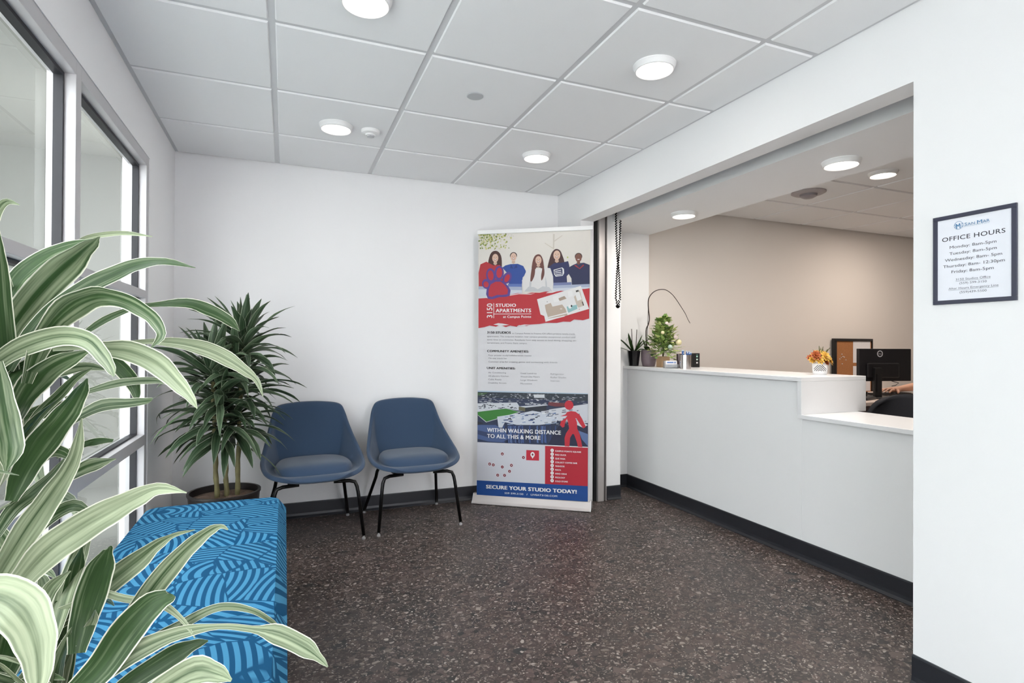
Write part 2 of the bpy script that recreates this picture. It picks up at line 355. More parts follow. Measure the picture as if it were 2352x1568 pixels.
b = MB(); b.box(XL-.12, 2.43, YB, YB+.12, 0, ZC+.06); struct(b.build('wall_back', M['wall']), 'white back wall behind the two chairs')
b = MB(); b.box(2.43, XO+.1, YB+.01, YB+.12, 0, ZC+.06); struct(b.build('wall_office_back', M['ofwall']), 'warm beige wall at the back of the office')
WT = 2.147                                               # top of window openings
WY0, WY1 = -2.84, 3.394
b = MB(); b.box(XL-.12, XL, WY1, YB, 0, ZC+.06); b.box(XL-.12, XL, YN, WY1, WT, ZC+.06); b.box(XL-.12, XL, YN, WY0, 0, WT); b.box(XL-.12, XL, WY0, WY1, 0, .06)
struct(b.build('wall_left', M['wall']), 'white wall around the tall side windows')
HZ = 2.135
b = MB(); b.box(XR, XR+.115, YN, 1.30, 0, ZC+.06); b.box(XR, XR+.115, 1.30, 3.72, HZ, ZC+.06); b.box(XR, XR+.115, 3.72, YB, 0, ZC+.06)
struct(b.build('wall_right', M['wall']), 'white wall with the wide service opening and header')
b = MB()   # soffit over the counter, the shutter slot and the far pier
b.box(2.35, 2.905, -.4, 4.02, 2.143, ZC+.06); b.box(XR+.115, 2.35, -.4, 3.72, 2.33, ZC+.06)
struct(b.build('ceiling_soffit', M['wall']), 'lowered white soffit over the counter with two round lamps')
b = MB(); b.box(XR+.115, 2.43, 3.86, YB, 0, ZC+.06); b.box(2.305, 2.43, 3.72, YB, 0, 2.33)
struct(b.build('wall_pier', M['wall']), 'narrow white pier beside the shutter rail')
b = MB(); b.box(2.43, 2.905, 4.015, YB+.005, 0, ZC+.06); struct(b.build('wall_stub', M['wall']), 'white wall return at the far end of the counter')
b = MB(); b.box(XO, XO+.1, -.5, YB+.1, 0, ZC+.06); struct(b.build('wall_office_right', M['ofwall']), 'far side wall of the office')
b = MB(); b.box(XR+.115, XO+.1, -.5, -.4, 0, ZC+.06); struct(b.build('wall_office_front', M['ofwall']), 'near side wall of the office')
b = MB(); b.box(2.69, 2.82, -.4, 2.29, 0, .785); b.box(2.69, 2.82, 2.29, 4.015, 0, .99)
struct(b.build('wall_counter', M['wall'], bevel=.002), 'white stepped half wall carrying the reception counter')
# baseboards with a small coved foot
def baseboard(name, p0, p1, n, label=None):
    p0 = V(p0+(0,)); p1 = V(p1+(0,)); n = V(n+(0,)); prof = [(0, .104), (.006, .104), (.008, .098), (.008, .03), (.011, .015), (.022, .003), (.022, 0), (0, 0)]
    vs = [p0+n*a+V((0, 0, z)) for a, z in prof]+[p1+n*a+V((0, 0, z)) for a, z in prof]; k = len(prof)
    b = MB(); b.add(vs, [(i, (i+1) % k, k+(i+1) % k, k+i) for i in range(k)]+[tuple(range(k)), tuple(range(2*k-1, k-1, -1))])
    return struct(b.build(name, M['base']), label)
baseboard('baseboard_back', (XL, YB), (XR, YB), (0, -1), 'charcoal skirting along the back wall')
baseboard('baseboard_left', (XL, WY1), (XL, YB), (1, 0), 'charcoal skirting under the left wall')
baseboard('baseboard_right', (XR, YN), (XR, 1.30), (-1, 0), 'charcoal skirting on the near right wall')
baseboard('baseboard_far_right', (XR, 3.72), (XR, YB), (-1, 0), 'charcoal skirting beside the banner')
baseboard('baseboard_pier', (2.305, 3.72), (2.43, 3.72), (0, -1), 'charcoal skirting on the narrow pier')
baseboard('baseboard_stub', (2.43, 4.015), (2.69, 4.015), (0, -1), 'charcoal skirting in the corner under the counter')
baseboard('baseboard_counter', (2.69, -.4), (2.69, 4.015), (-1, 0), 'long charcoal skirting along the counter wall')
# ------------------------------------------------------------------ side windows
FX0, FX1 = XL-.085, XL-.003                                # frame depth
GX = -.716
MUL = .052
bays = [(2.355, 3.394, 'far side window bay beside the rear plant'), (1.316, 2.355, 'side window bay behind the front plant'),
        (.277, 1.316, 'side window bay level with the camera'), (-.762, .277, 'side window bay just behind the camera'), (-1.801, -.762, 'side window bay added behind the camera for more daylight'), (WY0, -1.801, 'side window bay added by the entrance for more daylight')]  # last two bays are unseen, added to let in more daylight
rows = [(.112, .67), (.723, 1.419), (1.457, WT-.05)]
for i, (y0, y1, lab) in enumerate(bays):
    root = thing('window_%d' % (i+1), 'tall silver framed '+lab, 'window', (0, 0, 0)); del root['category']; root['kind'] = 'structure'
    a0 = y0-(0 if i else 0); last = i == 5
    f = MB(); f.box(FX0, FX1, y1-MUL if i == 0 else y1-.0, y1, .06, WT) if i == 0 else None
    f.box(FX0, FX1, y0, y0+MUL if last else y0+MUL*0+.0001, .06, WT) if last else None
    if not last: f.box(FX0, FX1, y0-MUL, y0, .06, WT)      # mullion on the near side of the bay
    yy0 = y0 if not last else y0+MUL; yy1 = (y1-MUL)
    f.box(FX0, FX1, yy0, yy1, WT-.05, WT); f.box(FX0, FX1, yy0, yy1, .06, .112)
    f.box(FX0, FX1, yy0, yy1, .67, .723); f.box(FX0, FX1, yy0, yy1, 1.419, 1.457)
    fo = f.build('window_frame', M['frame'], root, bevel=.0015); fo['kind'] = 'structure'
    for (z0, z1) in rows:
        g = MB(); gw = .013
        for (c0, c1, d0, d1) in ((yy0, yy0+gw, z0, z1), (yy1-gw, yy1, z0, z1), (yy0+gw, yy1-gw, z0, z0+.008), (yy0+gw, yy1-gw, z1-gw, z1)):
            g.box(GX-.004, XL-.036, c0, c1, d0, d1)
        go = g.build('gasket', M['gasket'], root); go['kind'] = 'structure'
        p = MB(); p.box(GX-.006, GX, yy0, yy1, z0, z1); po = p.build('glass_pane', M['glass'], root); po['kind'] = 'structure'
# unseen entrance behind the camera, its opening narrowed to hold back daylight
b = MB(); b.box(XL-.12, 1.22, YN-.12, YN, 0, ZC+.06); b.box(1.22, XR+.1, YN-.12, YN, 2.12, ZC+.06); struct(b.build('wall_front', M['wall']), 'white unseen wall narrowing the entrance behind the camera to limit daylight')
root = thing('window_7', 'unseen entrance frame behind the camera, opening sized for the daylight', 'window'); del root['category']; root['kind'] = 'structure'
f = MB()
for x in (1.22, XR-.06): f.box(x, x+.06, YN-.06, YN, 0, 2.12)
f.box(1.28, XR-.06, YN-.059, YN-.001, 2.06, 2.12); f.box(1.28, XR-.06, YN-.059, YN-.001, 0, .08)
fo = f.build('window_frame', M['frame'], root); fo['kind'] = 'structure'
b = MB(); b.box(-3.59, XL-.13, 2.9, 5.6, -.02, -.012); struct(b.build('floor_added_porch', M['porch']), 'dark grey floor added outside the windows to dim the view')  # dark floor added to tone down the bright walkway behind the glass
b = MB(); b.box(-3.6, XL-.12, 5.6, 5.8, -.1, 3.1); struct(b.build('wall_added_porch', M['porch']), 'dark grey wall added outside the windows to dim the view')  # wall added to darken the view through the side windows
b = MB(); b.box(-3.6, XL-.12, 2.9, 5.6, 2.75, 2.9); struct(b.build('ceiling_added_porch', M['porch']), 'roof added outside the windows to shade the added wall')  # roof added to keep skylight off that wall
# outside: paving and a pale wall across the walkway
b = MB(); b.box(-3.6, XL-.12, YN-4, YB+3, -.12, -.02); struct(b.build('ground_walkway', M['paving_out']), 'pale walkway outside the windows')
b = MB(); b.box(-3.8, -3.6, YN-1, YB+6, -.1, 3.4); struct(b.build('wall_across_walkway', M['stone_out']), 'pale wall across the walkway outside')
# ------------------------------------------------------------------ counter
ct = thing('countertop', 'white two-level reception countertop with a drop end panel', 'countertop', (2.65, 2.28, 0))
def rel(b, o): b.xf(Matrix.Translation(-V(o.location))); return b
b = MB(); b.box(2.645, 3.165, 2.256, 4.013, .994, 1.018); rel(b, ct).build('upper_slab', M['counter'], ct, bevel=.002)
b = MB(); b.box(2.645, 3.165, 2.256, 2.284, .812, .9938); rel(b, ct).build('end_panel', M['counter'], ct, bevel=.0015)
b = MB(); b.box(2.645, 3.10, -.39, 2.284, .789, .8118); rel(b, ct).build('lower_slab', M['counter'], ct, bevel=.002)
# ------------------------------------------------------------------ roller shutter with rail and pull chain
rs = thing('roller_shutter', 'grey roller shutter rail with a dangling black pull chain beside the banner', 'roller shutter', (2.24, 3.70, 0))
b = MB(); b.box(2.189, 2.214, 3.715, 3.855, 0, 2.33); b.box(2.266, 2.283, 3.715, 3.855, 0, 2.33); rel(b, rs).build('seal', mat('rail_rubber', (14, 14, 16), .5), rs)['label'] = 'black rubber seal strips'
b = MB(); b.box(2.214, 2.266, 3.69, 3.855, 0, 2.33); b.box(2.283, 2.288, 3.69, 3.855, 0, 2.33); rel(b, rs).build('guide_rail', M['alu'], rs, bevel=.001)
b = MB(); b.lathe([(.052, -1.22), (.052, 1.22)], (0, 0, 0), 24); b.xf(Matrix.Translation((2.262, 2.46, 2.262)) @ Matrix.Rotation(pi/2, 4, 'X')); b.box(2.215, 2.262, 1.3, 3.66, 2.20, 2.212)
rel(b, rs).build('rolled_curtain', mat('shutter_grey', (150, 152, 156), .5, .3), rs, smooth='auto')
b = MB(); b.box(2.186, 2.213, 1.3, 3.69, 2.150, 2.20); rel(b, rs).build('slot_shade_strip', M['black'], rs)['label'] = 'dark strip standing in for the shade in the shutter slot'  # black strip in place of the shadow line inside the slot
b = MB()
zt, zb = 2.20, 1.470; n = 78
for k in range(n):
    t = k/(n-1); z = zt+(zb+.012-zt)*t
    w = .0185*abs(cos(t*pi*.93))**.8+.0035
    if t > .93: w = .0125*sqrt(max(0, 1-((t-.93)/.07)**2))
    for s in (-1, 1):
        b.ball((2.338+s*w+.0038*(1 if k % 2 else -1), 3.62+s*.003, z), .0062, 6, 4)
b.tube([(2.338+.012*cos(a), 3.62, zb+.022+.014*sin(a)) for a in [pi+pi*i/8 for i in range(9)]], .0075, 6)
rel(b, rs).build('pull_chain', mat('chain_black', (10, 10, 11), .9, spec=.1), rs)['label'] = 'black beaded pull chain'
# ------------------------------------------------------------------ ceiling lamps and fittings
def lamp(loc, label, group, r=.088, power=LAMP_POWER, col=LAMP_COL):
    t = thing('ceiling_lamp', label, 'ceiling light', loc, 0, group)
    b = MB(); b.lathe([(r*1.04, 0), (r*1.04, -.004), (r, -.008), (r*.955, -.024), (r*.90, -.027), (r*.86, -.024), (r*.84, -.016), (r*.84, 0)], n=48)
    b.build('trim_ring', M['trim'], t, smooth='auto')
    b = MB(); b.lathe([(.002, -.0215), (r*.4, -.0215), (r*.78, -.0205), (r*.84, -.017)], n=48, caps=False); b.build('diffuser', M['diff'], t, smooth=True)
    area('lamp_light', (0, 0, -.03), (0, 0, 0), r*1.6, 0, power, col, t, 'DISK')
    return t
G1 = 'round lamps in the waiting room ceiling'
lamp((.255, 2.007, ZC), 'large round ceiling lamp cut off by the top of the photo', G1)
lamp((1.478, 2.008, ZC), 'round ceiling lamp nearest the service opening header', G1)
lamp((.256, 3.245, ZC), 'round ceiling lamp next to the small smoke detector', G1)
lamp((1.485, 3.25, ZC), 'round ceiling lamp above the roll-up banner', G1)
G2 = 'round lamps in the soffit over the counter'
lamp((2.654, 3.254, 2.143), 'far round soffit lamp above the small green tree', G2, power=5.5)
lamp((2.645, 2.019, 2.143), 'near round soffit lamp above the counter step', G2, power=14)
G3 = 'round lamps in the office ceiling'
o = at(2028, 396, 2, ZC)
lamp((o.x, o.y, ZC), 'round office ceiling lamp beyond the soffit', G3, power=11, col=OFFICE_COL)
lamp((o.x+1.6, o.y+.5, ZC), 'unseen round ceiling lamp added to light the office', G3, power=15, col=OFFICE_COL)  # extra lamp out of view, added to brighten the office
b = MB(); b.lathe([(.041, 0), (.041, -.003), (.038, -.005), (.002, -.006)], n=40)
tag(b.build('sprinkler_cover', mat('sprinkler_cover_grey', (188, 191, 194), .6), loc=(.853, 2.593, ZC)), 'small flat grey disc cover in the middle of a ceiling tile', 'sprinkler cover')
sd = thing('smoke_detector', 'small white round detector on the ceiling beside a lamp', 'smoke detector', (.444, 3.248, ZC))
b = MB(); b.lathe([(.052, 0), (.052, -.012), (.049, -.018), (.03, -.022), (.026, -.03), (.003, -.031)], n=36); b.build('body', M['trim'], sd, smooth='auto')
b = MB(); b.lathe([(.02, -.0305), (.02, -.036), (.014, -.038), (.002, -.038)], n=24); b.build('sensor_cap', mat('sensor_grey', (196, 197, 200), .5), sd, smooth='auto')
o = at(1857, 447, 2, ZC-.02)
dm = thing('ceiling_speaker', 'round mauve grey dome fitting on the office ceiling', 'ceiling fitting', (o.x, o.y, ZC))
b = MB(); b.lathe([(.125, 0), (.125, -.008), (.11, -.016), (.09, -.02), (.002, -.02)], n=40); b.build('flange', mat('fitting_grey', (176, 170, 172), .5), dm, smooth='auto')
b = MB(); b.lathe([(.065, -.0195), (.06, -.035), (.035, -.048), (.002, -.052)], n=32); b.build('dome', mat('dome_grey', (150, 144, 148), .35), dm, smooth='auto')
# ------------------------------------------------------------------ chairs
def bez(p0, p1, p2, t): return p0*(1-t)**2+p1*2*t*(1-t)+p2*t*t
def catmull(P, k, closed=True):
    out = []; n = len(P)
    for i in range(n if closed else n-1):
        p0, p1, p2, p3 = (P[(i-1) % n], P[i], P[(i+1) % n], P[(i+2) % n]) if closed else (P[max(i-1, 0)], P[i], P[i+1], P[min(i+2, n-1)])
        for j in range(k):
            t = j/k; out.append(.5*((2*p1)+(p2-p0)*t+(2*p0-5*p1+4*p2-p3)*t*t+(3*p1-p0-3*p2+p3)*t**3))
    if not closed: out.append(P[-1])
    return out
def make_chair(loc, rz, label, group):
    t = thing('side_chair', label, 'chair', loc, rz, group)
    half = [V((0, -.285, .372)), V((.12, -.283, .376)), V((.225, -.255, .398)), V((.288, -.19, .43)), V((.308, -.09, .463)), V((.302, .0, .508)), V((.277, .09, .585)),
            V((.253, .165, .67)), V((.232, .205, .745)), V((.195, .222, .79)), V((.10, .235, .806)), V((0, .24, .810))]
    rim = half+[V((-p.x, p.y, p.z)) for p in reversed(half[1:-1])]
    rim = catmull(rim, 3); n = len(rim); nt = 12
    c = V((0, -.04, .392)); vs = []; fs = []
    base = []
    for p in rim:
        hgt = max(0, min(1, (p.z-.40)/.36))
        bx = p.x*(.80-.02*hgt); by = p.y*.86 if p.y < 0 else min(p.y*.80, .165)
        base.append(V((bx, by, .388+.012*hgt)))
    for j in range(1, nt+1):
        s = j/nt
        for i, p in enumerate(rim):
            if s <= .4: q = c.lerp(base[i], s/.4)
            else:
                u = (s-.4)/.6; B = base[i]; hgt = max(0, min(1, (p.z-.40)/.36))
                ctl = B+(V((p.x, p.y, 0))-V((B.x, B.y, 0)))*(.85+.0*hgt); ctl.z = B.z+.10*hgt
                q = bez(B, ctl, p, u)
            vs.append(q)
    for j in range(nt-1):
        for i in range(n): fs.append((j*n+i, j*n+(i+1) % n, (j+1)*n+(i+1) % n, (j+1)*n+i))
    vs.append(c); k = len(vs)-1
    for i in range(n): fs.append((k, (i+1) % n, i))
    b = MB(); b.add(vs, fs)
    b.build('shell', M['navy'], t, smooth=True, solid=.026, soff=-1, subsurf=1)
    # seat pad
    b = MB(); vs = []; fs = []; N_ = 48
    prof = [(1.0, .405), (1.015, .425), (.985, .446), (.93, .458), (.75, .466), (.4, .468), (.02, .466)]
    for r, z in prof:
        for i in range(N_):
            a = 2*pi*i/N_; ex = .52
            x = .222*r*(abs(cos(a))**ex)*(1 if cos(a) > 0 else -1); y = .205*r*(abs(sin(a))**(.62))*(1 if sin(a) > 0 else -1)
            if y > 0: x *= 1-.12*(y/.2)
            vs.append((x, y-.045, z-.02*(1 if y < -.16*1 else 0)*((-y-.16)/.05 if y < -.16 else 0)))
    for j in range(len(prof)-1):
        for i in range(N_): fs.append((j*N_+i, j*N_+(i+1) % N_, (j+1)*N_+(i+1) % N_, (j+1)*N_+i))
    fs.append(tuple((len(prof)-1)*N_+i for i in range(N_)))
    b.add(vs, fs); b.build('seat_cushion', M['navy'], t, smooth=True)
    b = MB(); b.box(-.16, .16, -.18, .14, .352, .366); b.build('under_frame', M['blackmetal'], t, bevel=.003)
    for sx in (-1, 1):
        for fr in (1, 0):
            if fr: pts = [V((sx*.10, -.19, .352)), V((sx*.19, -.205, .352)), V((sx*.222, -.212, .343)), V((sx*.234, -.217, .315)), V((sx*.24, -.222, .28)), V((sx*.268, -.262, .022))]
            else: pts = [V((sx*.10, .09, .352)), V((sx*.17, .10, .352)), V((sx*.195, .106, .345)), V((sx*.206, .112, .318)), V((sx*.212, .12, .28)), V((sx*.264, .262, .022))]
            b = MB(); b.tube(pts, .0108, 12); lg = b.build('leg', M['blackmetal'], t, smooth=True)
            f = pts[-1]; b = MB(); b.lathe([(.006, .026), (.005, .014), (.011, .010), (.012, .002), (.011, 0)], (f.x, f.y, 0), 14); b.build('glide', M['chrome'], lg, smooth='auto')['label'] = 'chrome foot glide'
    return t
G = 'navy upholstered shell chairs against the back wall'
ch = make_chair((.802, 3.792, 0), radians(2.6), 'navy shell chair nearer the roll-up banner', G)
dup(ch, (.168, 3.745, 0), radians(4.2), 'navy shell chair beside the rear potted plant, partly behind its leaves', G)
# ------------------------------------------------------------------ bench
bn = thing('upholstered_bench', 'long bench in bright blue fabric with light blue curved stripes along the windows', 'bench', (-.288, 2.0, 0))
def cushion(y0, y1):
    nx, ny = 14, 14; x0, x1 = -.299, .299; top = .46; b = MB()
    def P(i, j, z):
        return (x0+(x1-x0)*i/nx, y0+(y1-y0)*j/ny, z)
    # rounded box with crowned top
    vs = []; fs = []; nu = 18; nv = 18; r = .035
    def prof(a, L):
        pass
    for j in range(nv+1):
        for i in range(nu+1):
            u = -1+2*i/nu; v = -1+2*j/nv
            x = x0+(x1-x0)*(i/nu); y = y0+(y1-y0)*(j/nv)
            ex = min(i, nu-i)/nu*(x1-x0); ey = min(j, nv-j)/nv*(y1-y0)
            d = 0
            for e, r in ((ex, .045), (ey, .035 if (j > nv/2 and y1 > .9) or (j < nv/2 and y0 < -.8) else .011)):
                if e < r: d += r-sqrt(max(0, r*r-(r-e)**2))
            z = top+.006*(1-u*u)*(1-v*v)-min(d, .045)
            if y1 > .9 and v > 0:                            # rounded plan corners at the far end
                cr_ = .075; qx = abs(x)-(.299-cr_); qy = y-(y1-cr_)
                if qx > 0 and qy > 0:
                    m_ = max(qx, qy); l_ = sqrt(qx*qx+qy*qy); x = (1 if x > 0 else -1)*(.299-cr_+qx*m_/l_); y = y1-cr_+qy*m_/l_
            vs.append((x, y, z))
    for j in range(nv):
        for i in range(nu):
            a = j*(nu+1)+i; fs.append((a, a+1, a+nu+2, a+nu+1))
    ring = [i for i in range(nu)]+[j*(nu+1)+nu for j in range(nv)]+[nv*(nu+1)+nu-i for i in range(nu)]+[(nv-j)*(nu+1) for j in range(nv)]
    k = len(vs); m = len(ring)
    for q in ring: vs.append((vs[q][0], vs[q][1], .315))
    for i in range(m): fs.append((ring[i], k+i, k+(i+1) % m, ring[(i+1) % m]))
    fs.append(tuple(k+i for i in range(m-1, -1, -1)))
    b.add(vs, fs); return b
for (y0, y1) in ((.285, .925), (-.307, .284), (-.86, -.308)):
    cushion(y0, y1).build('seat_cushion', M['bench'], bn, smooth='auto')
b = MB(); b.box(-.29, .29, -.85, .915, .12, .314); b.build('base', M['bench'], bn, bevel=.012, bseg=3)
for x in (-.24, .24):
    for y in (-.78, .03, .85):
        b = MB(); b.lathe([(.014, 0), (.018, .12)], (x, y, 0), 16); b.build('leg', M['blackmetal'], bn, smooth='auto')
# ------------------------------------------------------------------ plants
def leaf(mb, pts, wid, nrm, fold=.16, var=(.5, .5), sub=4, wave=0, rnd=None):
    "pts midline control points, wid full widths, nrm: list/func of facing normal"
    n0 = len(pts)
    P = catmull([V(p) for p in pts], sub, False); 
    Wd = []
    for i in range(n0-1):
        for j in range(sub):
            t = j/sub; t = t*t*(3-2*t); Wd.append(wid[i]*(1-t)+wid[i+1]*t)
    Wd.append(wid[-1]); m = len(P); ph = (var[0]*50)
    vs = []; uvs = []; cs = 6
    for i, p in enumerate(P):
        t = (P[min(i+1, m-1)]-P[max(i-1, 0)]).normalized()
        nn = V(nrm(p, t)) if callable(nrm) else V(nrm)
        side = t.cross(nn)
        if side.length < 1e-4: side = t.orthogonal()
        side.normalize(); up = side.cross(t).normalized()
        for k in range(cs+1):
            a = (k/cs)*2-1
            q = p+side*(a*Wd[i]/2)+up*(abs(a)**1.3*Wd[i]*fold)
            if wave: q = q+up*(wave*Wd[i]*abs(a)*sin(i*1.1+ph+(2 if a > 0 else 0)))
            vs.append(q); uvs.append((k/cs, i/(m-1)*4))
    fs = [(i*(cs+1)+k, i*(cs+1)+k+1, (i+1)*(cs+1)+k+1, (i+1)*(cs+1)+k) for i in range(m-1) for k in range(cs)]
    mb.add(vs, fs, 0, uvs, (var[0], var[1], 0))
def plant_pot(t, r, h, m):
    b = MB(); b.lathe([(r*.8, 0), (r*.97, h*.96), (r, h*.97), (r, h), (r*.93, h), (r*.92, h*.9)], n=48, caps=False)
    b.lathe([(r*.8, 0), (.002, 0)], n=48, caps=False); b.build('pot', m, t, smooth='auto')
    b = MB(); rn = random.Random(3); vs = [(0, 0, h*.92)]; 
    for k in (1, 2, 3, 4, 5):
        for i in range(30): vs.append((r*.925*k/5*cos(2*pi*i/30), r*.925*k/5*sin(2*pi*i/30), h*.90+rn.uniform(-.006, .012)*(k < 5)))
    fs = [(0, 1+i, 1+(i+1) % 30) for i in range(30)]+[(1+(k*30)+i, 1+(k+1)*30+i, 1+(k+1)*30+(i+1) % 30, 1+k*30+(i+1) % 30) for k in range(4) for i in range(30)]
    b.add(vs, fs); b.build('soil', M['soil'], t)
# rear plant: crowns of arching leaves on three canes
RP = V((-.305, 3.48, 0))
rp = thing('potted_dracaena', 'tall dark green dracaena in a dark pot in the back corner behind the bench', 'potted plant', RP)
plant_pot(rp, .185, .372, mat('dark_pot', (34, 30, 30), .45))
rnd = random.Random(11)
canes = [((-.035, -.02), (-.06, -.03, .98)), ((.01, .0), (-.005, .02, .84)), ((.062, .01), (.08, .02, 1.16))]
for (a, e) in canes:
    b = MB(); p0 = V((a[0], a[1], .33)); p1 = V(e); pts = [p0.lerp(p1, k/16)+V((.002*sin(k*1.3), .002*cos(k), 0)) for k in range(17)]
    b.tube(pts, [.0125-.004*k/16+(.002 if k % 2 else 0) for k in range(17)], 10); b.build('stem', M['cane'], rp, smooth=True)
fo = MB()
def crown(mb, c, n, L0, L1, w, e0, e1, seed, droop=1.0, lim=None, org=V((0, 0, 0)), sp=.10, arc=None):
    r_ = random.Random(seed)
    for k in range(n):
        az = (k*2.39996+r_.uniform(-.3, .3)) if not arc else arc[0]+(arc[1]-arc[0])*((k*.618) % 1); f = k/(n-1); el = radians(e0+(e1-e0)*f+r_.uniform(-9, 9)); L = r_.uniform(L0, L1)*(.72+.4*min(1, f*2))
        d = V((cos(az)*cos(el), sin(az)*cos(el), sin(el))); h = V((cos(az), sin(az), 0)); p = V(c)+V((0, 0, sp*(1-f)-sp*.5)); pts = [p.copy()]
        seg = 6; cur = d.copy()
        for s in range(seg):
            cur = (cur+V((0, 0, -1))*droop*(.05+.11*s*max(.15, cos(el)))+V((r_.uniform(-.05, .05), r_.uniform(-.05, .05), 0))).normalized()
            p = p+cur*(L/seg); pts.append(p.copy())
        if lim:
            for q in pts: 
                q.x = max(q.x, lim[0]-org.x); q.y = min(q.y, lim[1]-org.y)
        ww = w*r_.uniform(.8, 1.15); wid = [ww*.45, ww*.75, ww, ww, ww*.85, ww*.5, ww*.04]
        tw = r_.uniform(-.5, .5); side0 = h.cross(V((0, 0, 1)))
        leaf(mb, pts, wid, lambda P_, T_, tw=tw, s0=side0: s0.cross(T_)+s0*tw, .15, (r_.random(), r_.random()), 2, .06)
for (c, n, L0, L1, e0, e1, sd) in [((.09, .02, 1.18), 40, .22, .34, 86, 5, 1), ((.05, .0, 1.06), 26, .26, .38, 60, -5, 8), ((-.07, -.03, 1.02), 38, .24, .38, 80, 0, 2), ((-.03, -.02, .90), 26, .26, .40, 50, -12, 9),
                                   ((-.005, .02, .86), 34, .22, .36, 82, -5, 3), ((.09, .02, .94), 26, .24, .34, 58, -12, 4), ((-.03, -.02, .76), 26, .24, .40, 44, -18, 5), ((.05, 0, .74), 24, .22, .34, 44, -20, 6), ((.0, -.02, .68), 16, .2, .34, 30, -24, 7)]:
    crown(fo, c, n, L0, L1, .046, e0, e1, sd, .46, (XL+.03, YB-.03), RP)
fo.build('foliage', M['leaf2'], rp, smooth=True)
# front plant: leaves placed one by one around three crowns
FP = V((-.40, .94, 0))
fp = thing('potted_dracaena', 'large white and green striped dracaena close to the camera in the left foreground', 'potted plant', FP)
plant_pot(fp, .17, .34, mat('black_plastic_pot', (28, 28, 30), .5))
for (a, e, rr) in [((-.05, .04), (-.005, .13, 1.02), .0115), ((.06, .02), (.085, .07, .66), .013), ((-.06, -.04), (-.05, .08, 1.10), .012)]:
    b = MB(); p0 = V((a[0], a[1], .30)); p1 = V(e); pts = [p0.lerp(p1, k/20) for k in range(21)]
    b.tube(pts, [(rr-.003*k/20+(.002 if k % 3 == 0 else 0))*(1 if k < 19 else (20.5-k)/2) for k in range(21)], 12); b.build('stem', mat('ringed_cane', (104, 98, 62), .75, noise=.5, nscale=45, bump=.9, bscale=60), fp, smooth=True)
fo = MB(); rnd = random.Random(5); M['cane']
